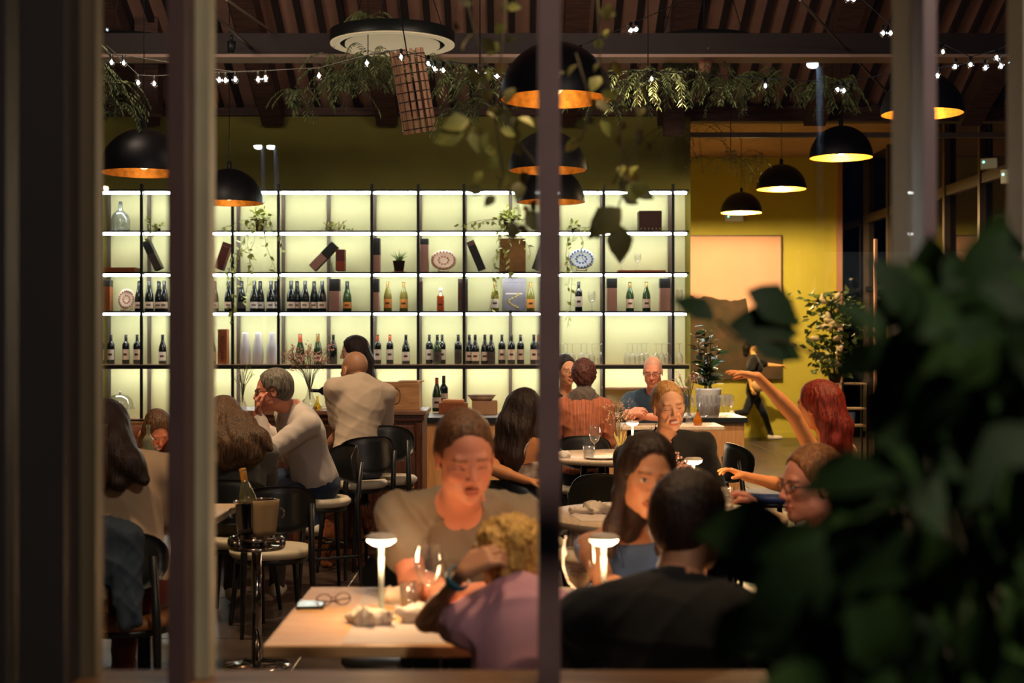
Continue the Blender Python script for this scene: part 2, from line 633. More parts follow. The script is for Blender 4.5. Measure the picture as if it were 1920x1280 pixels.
def person(label, pel, neck, head, yaw, hyaw, hpitch=0, hroll=0, hs=1.0, skin=c8(205, 150, 120), hairc=None, hair='short',
           fem=False, sw=None, arms=(None, None), shirt=None, sleeves=.5, shirt_mat=None, style='tee', trousers=None,
           seat=True, drapes=(), hh=None, smile=False, eyes='open', fine=.0036, coarse=.0115, legs=None, stubble=None, extra=None,
           group=None, brow=None, cami=.80, wamp=.0075, dk_=.03, hair_amp=.0, legdir=None, pants_h=.012, armr=1.0, hairclr=None, shirt_h=.0105, bulk=1.0, girl=1.0):
    pel, neck, head = Vector(pel), Vector(neck), Vector(head)
    root = empty('person', (pel.x, pel.y, 0), 0, label, 'person', group)
    up = (neck - pel).normalized()
    T = (neck - pel).length
    sd, fw, up = frame(face_dir(yaw), up)
    Rt = fmat(sd, fw, up)
    q = (.88 if fem else 1.0) * bulk
    sw = sw or (.175 if fem else .2)
    sh = [neck - up * .068 + sd * (sg * sw) for sg in (-1, 1)]     # -1 = person's left, +1 = right
    ff = girl

    def torso(g=0.0, neckp=True):
        pr = [ell(pel + up * .03, (.165 * q * (1.06 if fem else 1) + g, .115 * q + g, .13 + g), Rt, .06),
              ell(pel + up * T * .36, (.135 * q + g, .1 * q + g, .16 + g), Rt, .06),
              ell(pel + up * T * .70, (.155 * q + g, .112 * q + g, .17 + g), Rt, .06)]
        for i, s_ in enumerate(sh):
            pr.append(cone(neck - up * .06 + sd * ((-1, 1)[i] * .05), s_, .062 * q + g, .055 * q * armr + g, .05))
            pr.append(cone(neck + up * .01, s_ + (neck - s_) * .35 + up * .02, .042 * q + g * .6, .04 * q + g * .8, .03))
        if fem and style != 'none':
            for sg in (-1, 1):
                pr.append(ell(pel + up * T * .68 + fw * .085 + sd * sg * .065, (.055 + g, .05 + g, .058 + g), Rt, .04))
        return pr

    body = torso()
    hb = head
    hsd, hfw, hup = head_frame(hyaw, hpitch, hroll)
    Rh = fmat(hsd, hfw, hup)
    L = lambda x, y, z: hb + (hsd * x + hfw * y + hup * z) * hs
    E = lambda x, y, z, rx, ry, rz, k=.01, sub=False: ell(L(x, y, z), (rx * hs, ry * hs, rz * hs), Rh, k * hs, sub)
    C = lambda a, b, ra, rb, k=.01, sub=False: cone(L(*a), L(*b), ra * hs, rb * hs, k * hs, sub)
    body.append(cone(neck - up * .03, L(0, -.02, -.055), .052 * q * hs, .05 * q * hs, .03))
    jw = .9 if fem else 1.0
    hd = [E(0, -.015, .035, .074, .095, .088, .02), E(0, .028, -.01, .061, .062, .092, .03),
          E(0, .03, -.062, .05 * jw, .052, .045, .03), E(0, .07, -.098, .019, .018, .017, .025)]
    for s_ in (-1, 1):
        hd += [E(s_ * .042 * jw, .002, -.066, .018, .026, .02, .03),
               E(s_ * .040, .062, -.022 + (.006 if smile else 0), .021, .019, .018, .018)]
    hd += [C((-.034, .079, .024), (.034, .079, .024), .010, .010, .014),
           C((0, .086, .014), (0, .106, -.026), .0075, .0105, .012), E(0, .107, -.03, .0105, .010, .009, .006)]
    for s_ in (-1, 1):
        hd += [E(s_ * .0125, .097, -.034, .0075, .0095, .007, .006),
               E(s_ * .031, .100, .003, .017, .016, .011, .010, True),
               E(s_ * .031, .0765, .003, .0125, .0125, .0115, .002),
               C((s_ * .018, .086, .0095), (s_ * .046, .078, .008), .0038, .0034, .003),
               C((s_ * .020, .085, -.0065), (s_ * .045, .078, -.005), .0028, .0028, .004),
               E(s_ * .0765, -.006, -.006, .0065, .018, .031, .006), E(s_ * .083, -.003, -.004, .005, .009, .019, .004, True)]
    mw = .031 if smile else .024
    if smile:
        hd += [E(0, .090, -.064, mw, .010, .012, .006), E(0, .0995, -.065, mw * .85, .004, .0055, .002, True)]
        for s_ in (-1, 1):
            hd.append(C((s_ * .024, .088, -.03), (s_ * .038, .075, -.062), .004, .004, .008))
    else:
        hd += [E(0, .091, -.0625, mw, .0085, .0055, .004), E(0, .090, -.0735, mw * .85, .009, .0065, .005),
               E(0, .101, -.068, mw, .005, .0014, .002, True)]
    body += hd
    fines = [[], [], []]
    hlo = A_(head) - .125 * hs
    hhi = A_(head) + .125 * hs
    if fine:
        for i in range(3):
            fines[i].append((hlo[i], hhi[i], fine))
    els = []
    garm = []
    for i, a in enumerate(arms):
        if a is None:      # relaxed on the lap
            sg = (-1, 1)[i]
            e = sh[i] - up * .27 + sd * sg * .05 + fw * .05
            wv = e + fw * .2 - sd * sg * .1 - Vector((0, 0, .06))
            a = dict(e=e, w=wv, d=(fw - sd * sg * .5), n=(0, 0, -1), hidden=True)
        e, wv = Vector(a['e']), Vector(a['w'])
        d = Vector(a.get('d', wv - e))
        body.append(cone(sh[i], e, .05 * q * armr, .039 * q * armr, .03))
        body.append(cone(e, wv, .039 * q * armr, .026 * q * armr, .014))
        body.append(cone(e + (wv - e) * .12, e + (wv - e) * .4, .04 * q * armr, .037 * q * armr, .014))
        els.append((e, wv))
        hsz = (.9 if fem else 1.0) * ff * a.get('s', 1)
        body += hand_prims(wv, d, a.get('n', (0, 0, -1)), a.get('side', 1), a.get('curl', (.35, .4, .4, .45)), hsz, a.get('thumb', .5), a.get('spread', .1))
        if not a.get('hidden'):
            c = A_(wv + d.normalized() * .09)
            for j in range(3):
                fines[j].append((c[j] - .1, c[j] + .1, max(fine or .004, .0034)))
    # hips and thighs inside the clothes belong to the body
    hipc = [pel - up * .02 + sd * (sg * .085 * q) for sg in (-1, 1)]
    ldir = (Vector(legdir) if legdir else fw)
    ldir = Vector((ldir.x, ldir.y, 0)).normalized()
    leg = []
    for i in range(2):
        if legs:
            kn, an = Vector(legs[i][0]), Vector(legs[i][1])
            fd = Vector(legs[i][2])
        else:
            kn = hipc[i] + ldir * .41 * ff + sd * ((-1, 1)[i] * .05) + Vector((0, 0, -.01))
            az = max(.09, kn.z - .42)
            an = Vector((kn.x, kn.y, 0)) - ldir * .05 + Vector((0, 0, az))
            fd = ldir
        leg.append((hipc[i], kn, an, fd.normalized()))
    axs = prims_axes(body, coarse, fines)
    Fd = field(body, axs)
    V, Q = nets(Fd, axs)
    # albedo: skin, lips, eyes, brows
    loc = (V - A_(hb)) @ Rh / hs
    x, y, z = loc[:, 0], loc[:, 1], loc[:, 2]
    ax_ = np.abs(x)
    sk = np.array(skin)
    cols = np.tile(sk, (len(V), 1))
    inh = (np.abs(z) < .14) & (ax_ < .1) & (np.abs(y) < .13)

    def blend(mask, col, a=1.0):
        mk = np.clip(mask, 0, 1)[:, None] * a
        return cols * (1 - mk) + np.array(col) * mk

    red = sk * np.array([.98, .72, .66])
    cols = blend(inh * np.clip(1.3 - np.sqrt(((ax_ - .042) / .024) ** 2 + ((y - .07) / .035) ** 2 + ((z + .025) / .024) ** 2), 0, 1), red, .6)
    cols = blend(inh * np.clip(1.4 - np.sqrt((x / .015) ** 2 + ((y - .108) / .02) ** 2 + ((z + .028) / .018) ** 2), 0, 1), red, .6)
    lipc = sk * (np.array([.78, .42, .40]) if fem else np.array([.86, .62, .58]))
    cols = blend(inh & (((x / (mw + .001)) ** 2 + ((z + .068) / (.013 if not smile else .016)) ** 2) < 1) & (y > .07), lipc, .9)
    if smile:
        cols = blend(inh & (((x / (mw * .7)) ** 2 + ((z + .0655) / .0048) ** 2) < 1) & (y > .07), (.66, .60, .54), 1)
    else:
        cols = blend(inh & ((np.abs(z + .0682) < .0018) & (ax_ < mw)) & (y > .07), sk * .25, .8)
    cols = blend(inh & ((((ax_ - .007) / .004) ** 2 + ((z + .040) / .003) ** 2) < 1) & (y > .08), sk * .15, .8)
    eo = ((ax_ - .031) / .0125) ** 2
    if eyes == 'open':
        cols = blend(inh & ((eo + ((z - .0015) / .0052) ** 2) < 1) & (y > .06), (.62, .58, .54))
        cols = blend(inh & ((((ax_ - .031) / .0052) ** 2 + ((z - .0018) / .0052) ** 2) < 1) & (y > .06), (.03, .018, .012))
    zz = .0065 if eyes == 'open' else -.0015
    cols = blend(inh & ((((ax_ - .032) / .0145) ** 2 + ((z - zz) / .0018) ** 2) < 1) & (y > .06), (.02, .012, .01), .85)
    bc = brow or (hairclr if hairclr else tuple(sk * .3))
    bz = .021 - (ax_ - .018) * .03
    cols = blend(inh & (ax_ > .012) & (ax_ < .05) & (np.abs(z - bz - .002) < .0042) & (y > .05), bc, .75 if not fem else .65)
    if stubble is not None:
        m_ = inh & (z > -.02) & ((y < .055) | (z > .075)) & ~((ax_ > .066) & (z < .03))
        m_ = m_ | (inh & (y < -.02) & (z > -.07) & (ax_ < .07))
        cols = blend(m_, stubble, .55)
    o = npmesh('body', V, Q, M_SKIN, root, cols)
    # hair ------------------------------------------------------------
    if hair != 'bald':
        hp = []
        t = {'short': .008, 'crop': .004, 'long': .012, 'curly': .024, 'messy': .018}[hair]
        hp.append(E(0, -.020, .040, .076 + t, .098 + t, .088 + t, .01))
        hp.append(E(0, -.052, -.012, .066 + t * .6, .058 + t * .6, .062, .03))
        for s_ in (-1, 1):
            hp.append(E(s_ * .066, -.012, .012, .016 + t * .6, .04, .036, .015))
        for poly in drapes:
            for (p0, r0), (p1, r1) in zip(poly[:-1], poly[1:]):
                a_ = L(*p0) if isinstance(p0, tuple) else p0
                b_ = L(*p1) if isinstance(p1, tuple) else p1
                hp.append(cone(a_, b_, r0, r1, dk_))
        if hair in ('short', 'crop', 'curly', 'messy'):
            hp.append(E(0, .115, -.026, .098, .091, .131, .010, True) if hair != 'curly' else E(0, .115, -.04, .085, .085, .118, .008, True))
            for s_ in (-1, 1):
                hp.append(E(s_ * .088, .004, -.012, .034, .028, .038, .006, True))
        else:
            hp.append(E(0, .118, -.022, .074, .092, .130, .012, True))
        hax = prims_axes(hp, .0068 if hh is None else hh, pad=.03)
        Fh = field(hp, hax)
        X = hax[0][:, None, None] - hb.x
        Y = hax[1][None, :, None] - hb.y
        Z = hax[2][None, None, :] - hb.z
        if hair in ('curly', 'messy') or hair_amp:
            aa = hair_amp or (.009 if hair == 'curly' else .007)
            Fh = Fh + aa * (np.sin(X * 210 + np.sin(Z * 150) * 1.5) * np.sin(Y * 200 + np.sin(X * 120)) * np.sin(Z * 190 + np.sin(Y * 140) * 1.3)) \
                + aa * .5 * np.sin(X * 90 + Z * 60) * np.sin(Y * 80 - Z * 40)
        if hair in ('short', 'crop'):
            Fh = Fh + .0022 * np.sin(X * 260 + np.sin(Z * 170) * 1.5) * np.sin(Y * 240 + np.sin(X * 150)) * np.sin(Z * 230 + 1)
        th = np.arctan2(X * hfw.x + Y * hfw.y, X * hsd.x + Y * hsd.y)
        amp = .0018 if hair in ('long', 'messy') else .0004
        Fh = Fh + amp * np.sin(th * 19 + np.sin(Z * 24 + th * 3) * 2.2 + Z * 14) + amp * .7 * np.sin(th * 47 + np.cos(Z * 31) * 1.2)
        V, Q = nets(Fh, hax)
        npmesh('hair', V, Q, hairc, root)
    # shirt -----------------------------------------------------------
    if shirt_mat:
        g = shirt_h + .004
        if style in ('tee', 'shirt'):
            pr = torso(g)
            for i in range(2):
                e, wv = els[i]
                if sleeves <= 1:
                    pr.append(cone(sh[i], sh[i] + (e - sh[i]) * sleeves, .055 * q + g, .055 * q + g + .003, .03))
                    d0 = (e - sh[i]).normalized()
                else:
                    pr.append(cone(sh[i], e, .053 * q + g, .042 * q + g, .03))
                    pr.append(cone(e, e + (wv - e) * (sleeves - 1), .042 * q + g, .03 * q + g, .012))
            nk = L(0, -.02, -.055)
            if style == 'tee':
                pr.append(cone(neck - up * .015 + fw * .014, neck + (nk - neck) * 1.4 + fw * .01, .060 * q, .07 * q, .006, True))
            else:
                pr.append(cone(neck - up * .012, neck + (nk - neck) * .5, .066 * q, .064 * q, .012))
                pr.append(cone(neck + (nk - neck) * .2, neck + (nk - neck) * 1.4, .058 * q, .064 * q, .004, True))
                pr.append(cone(neck + fw * .07, neck + fw * .1 - up * .08, .03, .008, .006, True))
        else:      # camisole / strapless top
            pr = torso(g)
        ga = prims_axes(pr, shirt_h, pad=.02)
        Fg = field(pr, ga)
        Fg = wrinkle(Fg, ga, wamp, int(abs(pel.x * 1000)) + 3, .12)
        X, Y, Z = ga[0][:, None, None], ga[1][None, :, None], ga[2][None, None, :]
        if style == 'cami':
            c0 = pel + up * T * cami
            nn = (up * 1.0 + fw * -.25).normalized()
            Fg = np.maximum(Fg, (X - c0.x) * nn.x + (Y - c0.y) * nn.y + (Z - c0.z) * nn.z)
            for i in range(2):      # keep the arms out
                pass
        hem = pel - up * .06
        Fg = np.maximum(Fg, -((X - hem.x) * up.x + (Y - hem.y) * up.y + (Z - hem.z) * up.z))
        V, Q = nets(Fg, ga)
        npmesh('shirt' if style != 'cami' else 'sleeveless_top', V, Q, shirt_mat, root)
        if style == 'cami':
            b = MB()
            for sg in (-1, 1):
                pts = []
                for t_ in range(9):
                    a_ = math.pi * t_ / 8
                    pts.append(neck - up * .07 + sd * sg * (.085 + .01 * math.sin(a_)) + fw * (.12 * math.cos(a_)) * q + up * (.085 * math.sin(a_)))
                b.tube(pts, .006, 6)
            s2 = b.build('strap', shirt_mat, root)
            s2.matrix_parent_inverse = Matrix.Translation(-Vector(root.location))
    # trousers and shoes --------------------------------------------------
    if trousers:
        pr = [ell(pel + up * .0, (.175 * q, .128 * q, .125), Rt, .05)]
        for h0, kn, an, fd in leg:
            pr.append(cone(h0, kn, .092 * q * ff, .066 * q * ff, .03))
            pr.append(cone(kn, an, .062 * q * ff, .05 * q * ff, .02))
        cut = pel + up * .06
        ga = prims_axes(pr, pants_h, pad=.02)
        Fg = wrinkle(field(pr, ga), ga, .008, 5, .09)
        X, Y, Z = ga[0][:, None, None], ga[1][None, :, None], ga[2][None, None, :]
        Fg = np.maximum(Fg, (X - cut.x) * up.x + (Y - cut.y) * up.y + (Z - cut.z) * up.z)
        V, Q = nets(Fg, ga)
        npmesh('trousers', V, Q, trousers, root)
        shm = MATS.get('shoe_white')
        for h0, kn, an, fd in leg:
            fdh = Vector((fd.x, fd.y, fd.z))
            s1, f1, u1 = frame(fdh, (0, 0, 1)) if abs(fdh.z) < .9 else frame(fdh, (0, 1, 0))
            Rf = fmat(s1, f1, u1)
            b0 = an - u1 * .045
            pr = [ell(b0 + f1 * .07, (.042, .12, .038), Rf, .01), ell(b0 - f1 * .01 + u1 * .02, (.037, .05, .05), Rf, .03),
                  cone(an, an - u1 * .03, .035, .035, .02)]
            ga = prims_axes(pr, .009, pad=.02)
            V, Q = nets(field(pr, ga), ga)
            npmesh('shoe', V, Q, shm, root)
    root['_'] = 0
    del root['_']
    return root, dict(L=L, hsd=hsd, hfw=hfw, hup=hup, sh=sh, sd=sd, fw=fw, up=up, hs=hs)


def attach(o, root):
    o.parent = root
    o.matrix_parent_inverse = Matrix.Translation(-Vector(root.location))
    return o


def glasses_on(root, inf, m, dark=False):
    """spectacles on a face: two rims, bridge, two temples"""
    L, hs = inf['L'], inf['hs']
    b = MB()
    for s_ in (-1, 1):
        pts = []
        for k in range(17):
            a = 2 * math.pi * k / 16
            pts.append(L(s_ * .032 + .024 * math.cos(a), .101 - .01 * abs(math.cos(a)) * (1 if math.cos(a) * s_ > 0 else 0), .002 + .017 * math.sin(a)))
        b.tube(pts, .0018, 6)
        b.tube([L(s_ * .056, .093, .006), L(s_ * .076, .05, .006), L(s_ * .081, -.01, .004)], .002, 6)
    b.tube([L(-.009, .102, .006), L(0, .106, .009), L(.009, .102, .006)], .0018, 6)
    return attach(b.build('spectacles', m, None), root)

# ------------------------------------------------------------------ materials
OLIVE = mat('olive_paint', c8(150, 146, 62), .8, var=.1, vscale=3, bump=.05, bscale=60)
M_LIME = mat('lime_paint', c8(205, 192, 72), .75, var=.08, vscale=2, bump=.05, bscale=60)
M_PANEL = mat('shelf_back_paint', c8(214, 210, 158), .75, var=.03, vscale=4)
M_BLACK = mat('black_metal', c8(24, 30, 28), .45, metal=.3, var=.2)
M_POSTIN = mat('brown_metal', c8(92, 78, 66), .5, metal=.3)
M_SHELFW = mat('oak_shelf', c8(205, 170, 135), .55, var=.2, vscale=6, stretch=(1, 12, 12))
M_LED = mat('led_strip', (1, 1, 1), emit=(.97, 1.0, .96), es=31)
M_OAK = mat('oak', c8(214, 158, 98), .45, color2=c8(190, 132, 76), vscale=5, stretch=(1, 14, 14), bump=.08, bscale=20)
M_OAKV = mat('oak_vertical', c8(205, 145, 85), .5, color2=c8(182, 122, 68), vscale=5, stretch=(12, 12, .8), bump=.08, bscale=20)
M_OAKT = mat('pale_oak_top', c8(222, 196, 166), .4, color2=c8(205, 176, 145), vscale=5, stretch=(14, 1, 14), bump=.05, bscale=30)
M_ANT = mat('antique_walnut', c8(92, 52, 32), .4, color2=c8(58, 30, 18), vscale=6, stretch=(8, 8, 1), bump=.15, bscale=20)
M_MULL = mat('mullion_brown', c8(112, 88, 84), .5, var=.12, vscale=14, metal=.1)
M_MULLD = mat('mullion_dark', c8(40, 34, 30), .6, var=.15)
M_MULL_LIT = mat('mullion_lit_side', c8(176, 166, 132), .6, var=.15, vscale=4)  # lightened: interior light on the inner post faces is in the colour
M_SILL = mat('sill_wood', c8(140, 100, 58), .5, color2=c8(98, 66, 36), vscale=4, stretch=(1, 10, 10))
M_CEIL = mat('ceiling_panel', c8(176, 138, 120), .8, var=.2, vscale=4)
M_BAT = mat('ceiling_batten', c8(40, 28, 24), .7, var=.2)
M_BEAM = mat('timber_beam', c8(96, 66, 52), .65, color2=c8(64, 42, 34), vscale=5, stretch=(1, 9, 9))
M_TILE = mat('floor_tile', c8(84, 70, 62), .30, color2=c8(56, 46, 40), vscale=3, bump=.25, bscale=9, spec=.6)
M_GROUT = mat('pale_grout', c8(190, 180, 165), .8)
M_NIGHT = mat('night_ground', c8(14, 16, 20), .9)
M_CHROME = mat('chrome', (.5, .46, .43), .12, metal=1)
M_WHITE = mat('white_ceramic', c8(232, 228, 222), .3)
M_PAPER = mat('paper', c8(235, 228, 215), .85, bump=.05)
M_NAPK = mat('napkin_linen', c8(205, 192, 175), .9, var=.1, bump=.2, bscale=200)
M_SEAT = mat('cream_leather', c8(222, 208, 182), .5, var=.06, bump=.05, bscale=90)
M_SEATT = mat('tan_wood_seat', c8(190, 130, 76), .45, color2=c8(160, 100, 55), vscale=6, stretch=(1, 10, 1))
M_CHBL = mat('black_wood', c8(26, 27, 27), .38, var=.2)
M_LEAF = mat('leaf_dark', c8(36, 60, 22), .65, var=.45, vscale=6, spec=.2)
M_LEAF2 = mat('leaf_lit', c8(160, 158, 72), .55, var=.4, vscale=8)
M_FERN = mat('fern', c8(120, 136, 84), .6, var=.4, vscale=8)
M_VINE = mat('leaf_backlit', c8(196, 204, 104), .6, var=.3, vscale=9)  # brightened: light coming through the leaves is put into the colour
M_STEM = mat('stem', c8(70, 62, 36), .7)
M_TERRA = mat('terracotta', c8(150, 96, 72), .8, var=.2)
M_DPOT = mat('dark_pot', c8(62, 50, 42), .6, var=.2)
M_GOLD = mat('gold_leaf', c8(225, 150, 50), .45, metal=.55, var=.35, vscale=30, bump=.3, bscale=30)
M_DOME = mat('dome_black', c8(16, 18, 20), .45, var=.1)
M_WG = glassmat('clear_glass', (.97, .97, .97), .10, power=1.9, density=.05, dcol=(.9, .9, .9))
M_WPANE = glassmat('window_glass', (.93, .94, .93), .045)
M_DGL = glassmat('night_glass', (.25, .28, .3), .06)
mat('shoe_white', c8(225, 215, 200), .6)
M_INK = mat('ink', c8(70, 40, 25), .8)


def simple(name, lo, hi, m, label=None, cat=None, kind=None, parent=None, bev=0, group=None):
    o = MB().box(lo, hi, None, bev).build(name, m, parent)
    return tag(o, label, cat, group, kind)


# ------------------------------------------------------------------ floor of tiles
fl = simple('floor', (-7, 2.6, -.06), (7.5, 24.2, -.006), M_GROUT, kind='structure')
tb = MB().rbox((0, 0, -.012), (1.188, 1.188, 0), .002)
first = None
for i in range(-6, 7):
    for j in range(18):
        x0, y0 = -1.05 + i * 1.2 + .006, 2.7 + j * 1.2
        if y0 > 24 or x0 > 7:
            continue
        if first is None:
            first = tb.build('tile', M_TILE, fl)
            t = first
        else:
            t = first.copy()
            COL.objects.link(t)
        t.location = (x0, y0, 0)
simple('ground', (-30, -25, -.3), (30, 2.6, -.05), M_NIGHT, kind='structure')
simple('ground', (-30, 24.2, -.3), (30, 50, -.06), M_NIGHT, kind='structure')

# ------------------------------------------------------------------ walls
YB = 14.66
simple('wall_back', (-7, YB, 0), (1.84, YB + .15, 3.96), OLIVE, kind='structure')
simple('wall_inner', (1.74, YB + .15, 0), (1.84, 23.6, 4.6), OLIVE, kind='structure')
simple('wall_far', (1.84, 23.6, 0), (5.42, 23.75, 5.2), M_LIME, kind='structure')
simple('baseboard_far', (1.84, 23.57, 0), (5.42, 23.6, .09), M_LIME, kind='structure')
simple('wall_left', (-7.1, 2.8, 0), (-7, YB + .15, 5.6), OLIVE, kind='structure')
# clerestory above the back wall
simple('window_clerestory', (-7, YB + .06, 3.96), (1.84, YB + .08, 5.2), M_DGL, kind='structure')
simple('trim_header', (1.84, YB - .05, 3.84), (5.9, YB + .12, 4.0), M_BEAM, kind='structure')
simple('trim_rail', (1.84, YB - .02, 3.68), (5.9, YB + .06, 3.73), M_POSTIN, kind='structure')
simple('trim_wall_cap', (-7, YB - .05, 3.9), (1.84, YB + .06, 3.98), M_BEAM, kind='structure')

# right glazed side: posts, rails, dark glass
wr = simple('wall_right', (5.86, 3.0, 0), (5.98, 23.6, .12), M_MULLD, kind='structure')
for j in range(15):
    y = 3.2 + j * 1.45
    simple('post', (5.82, y, .12), (5.94, y + .08, 4.9), M_POSTIN, parent=wr)
simple('rail', (5.84, 3.0, 2.42), (5.92, 23.6, 2.5), M_BLACK, parent=wr)
simple('rail', (5.84, 3.0, 3.55), (5.92, 23.6, 3.68), M_POSTIN, parent=wr)
simple('window_right', (5.9, 3.0, .12), (5.91, 23.6, 5.2), M_DGL, kind='structure')
# dark glazing beside the far wall
simple('window_far', (5.42, 23.66, 0), (5.86, 23.68, 5.2), M_DGL, kind='structure')
simple('trim_jamb', (5.38, 23.5, 0), (5.46, 23.62, 4.6), mat('jamb_pink', c8(190, 140, 118), .6), kind='structure')
wq = simple('trim_jamb', (5.0, 19.6, 0), (5.035, 19.66, 3.0), mat('jamb_pink', c8(190, 140, 118), .6), kind='structure')

# ------------------------------------------------------------------ sloped ceiling with battens
SL = .489
def cz(y):
    return 4.02 + SL * (YB - y)
ce = MB()
yt = 8.4
ce.add([(-7, YB + .1, cz(YB + .1)), (6.2, YB + .1, cz(YB + .1)), (6.2, yt, cz(yt)), (-7, yt, cz(yt)),
        (-7, YB + .1, cz(YB + .1) + .1), (6.2, YB + .1, cz(YB + .1) + .1), (6.2, yt, cz(yt) + .1), (-7, yt, cz(yt) + .1)],
       [(0, 1, 2, 3), (7, 6, 5, 4), (0, 4, 5, 1), (2, 6, 7, 3), (1, 5, 6, 2), (3, 7, 4, 0)])
ce.add([(-7, yt, cz(yt)), (6.2, yt, cz(yt)), (6.2, 2.7, 4.35), (-7, 2.7, 4.35), (-7, yt, cz(yt) + .1), (6.2, yt, cz(yt) + .1), (6.2, 2.7, 4.45), (-7, 2.7, 4.45)],
       [(0, 1, 2, 3), (7, 6, 5, 4), (0, 4, 5, 1), (2, 6, 7, 3), (1, 5, 6, 2), (3, 7, 4, 0)])
ceil = ce.build('ceiling', M_CEIL, kind='structure')
for nm in ('ceiling',):
    o = simple(nm, (1.7, YB + .1, 4.65), (6.2, 23.8, 4.75), M_CEIL, kind='structure')
ang = math.atan(-SL)
bt = MB().box((-.03, -6.3, -.07), (.03, 0, 0))
b0 = None
x = -6.6
i = 0
while x < 5.6:
    if b0 is None:
        b = b0 = bt.build('batten', M_BAT, ceil)
        b.rotation_euler = (ang, 0, 0)
    else:
        b = b0.copy()
        COL.objects.link(b)
    b.location = (x, YB + .02, 4.03)
    x += .2
    i += 1
rt = MB().box((-.11, -6.3, -.24), (.11, 0, 0))
r0 = None
for x in (-5.4, -3.72, -2.45, -1.28, .6, 1.6, 3.1, 4.7):
    if r0 is None:
        b = r0 = rt.build('rafter', M_BEAM, ceil)
        b.rotation_euler = (ang, 0, 0)
    else:
        b = r0.copy()
        COL.objects.link(b)
    b.location = (x, YB + .02, 4.0)
# transverse beam with a pale lower flange
p = P(0, 104, 11.9)
bm_ = simple('trim_beam', (-6.5, 11.9, p.z), (5.9, 12.05, P(0, 62, 11.9).z), M_BAT, kind='structure')
simple('flange', (-6.5, 11.84, p.z - .025), (5.9, 12.1, p.z), mat('flange_paint', c8(175, 145, 130), .6), parent=bm_)
# hanging timber post by the right vine
simple('trim_king_post', (P(1246, 0, 13.4).x, 13.4, P(0, 252, 13.4).z), (P(1284, 0, 13.4).x, 13.55, 5.2), M_BEAM, kind='structure')
simple('trim_king_post', (P(272, 0, 13.4).x - .1, 13.4, P(0, 212, 13.4).z), (P(272, 0, 13.4).x + .12, 13.6, 5.2), M_BEAM, kind='structure')


def rod(name, pts, r, m, label, cat, n=6, group=None):
    return tag(MB().tube(pts, r, n).build(name, m), label, cat, group)


rod('tie_rod', [P(425, 0, 11), P(640, 150, 13.6)], .012, M_POSTIN, 'thin steel tie rod slanting under the ceiling slats left of the ring lights', 'rod')
rod('tie_rod', [P(1500, 0, 10.5), P(1668, 178, 13.6)], .012, M_POSTIN, 'thin steel tie rod slanting down to the right above the domed lamps', 'rod')
tr = empty('ceiling_track', (0, 0, 0), 0, 'pale lighting track with one small spot slanting under the ceiling at upper left', 'light track')
MB().tube([P(392, 18, 10.5), P(484, 102, 12.2)], .016, 6).build('rail', M_POSTIN, tr)
b = MB()
q = P(434, 66, 11.3)
b.tube([q, q + Vector((0, 0, -.05))], .012, 8)
b.lathe([(.0001, -.14), (.03, -.14), (.035, -.05), (.0001, -.045)], 12, q)
b.build('spot_head', M_BLACK, tr)

# ------------------------------------------------------------------ the glazed front: mullions, panes, sill
YW = 2.8
def mull(name, px0, px1, m, kind='structure', d0=0.0, d1=.07, z0=0, parent=None):
    a = (px0 - 960) / F * (YW + d0 + (d1 if px0 > 960 else 0))
    b_ = (px1 - 960) / F * (YW + d0 + (d1 if px1 < 960 else 0))
    return simple(name, (a, YW + d0, z0), (b_, YW + d0 + d1, 4.4), m, kind=kind, parent=parent)


f0 = mull('window_front', -60, 34, M_MULLD)
mull('frame_post', 34, 150, M_MULLD, None, .0, .1, parent=f0)
mull('frame_post', 148, 193, mat('mullion_lit_side_dim', c8(92, 80, 54), .6), None, .1, .05, parent=f0)  # dimmer version of the lit inner face, set in the colour
mull('frame_post', 314, 366, mat('mullion_brown_shaded', c8(86, 64, 58), .5, var=.15), None, .0, .09, parent=f0)  # mullion brown darkened in colour where less light reaches this post
mull('frame_post', 361, 404, M_MULL_LIT, None, .095, .06, parent=f0)
mull('frame_post', 1008, 1051, M_MULL, None, .0, .09, parent=f0)
mull('frame_post', 1672, 1712, M_MULL_LIT, None, .095, .14, parent=f0)
mull('frame_post', 1708, 1756, M_MULL, None, .0, .09, parent=f0)
mull('frame_post', 1888, 1990, M_MULL_LIT, None, .1, .1, parent=f0)
simple('sill', (-1.4, YW + .02, .80), (1.4, YW + .17, P(0, 1256, YW + .17).z), M_SILL, parent=f0)
simple('apron', (-1.4, YW, -.05), (1.4, YW + .02, .86), M_MULLD, parent=f0)
for a, b_ in ((-60, 34), (196, 314), (405, 1008), (1051, 1708), (1756, 1888)):
    g = MB()
    xa, xb = (a - 960) / F * (YW + .05), (b_ - 960) / F * (YW + .05)
    g.box((xa, YW + .05, .85), (xb, YW + .056, 4.4))
    g.build('pane', M_WPANE, f0)

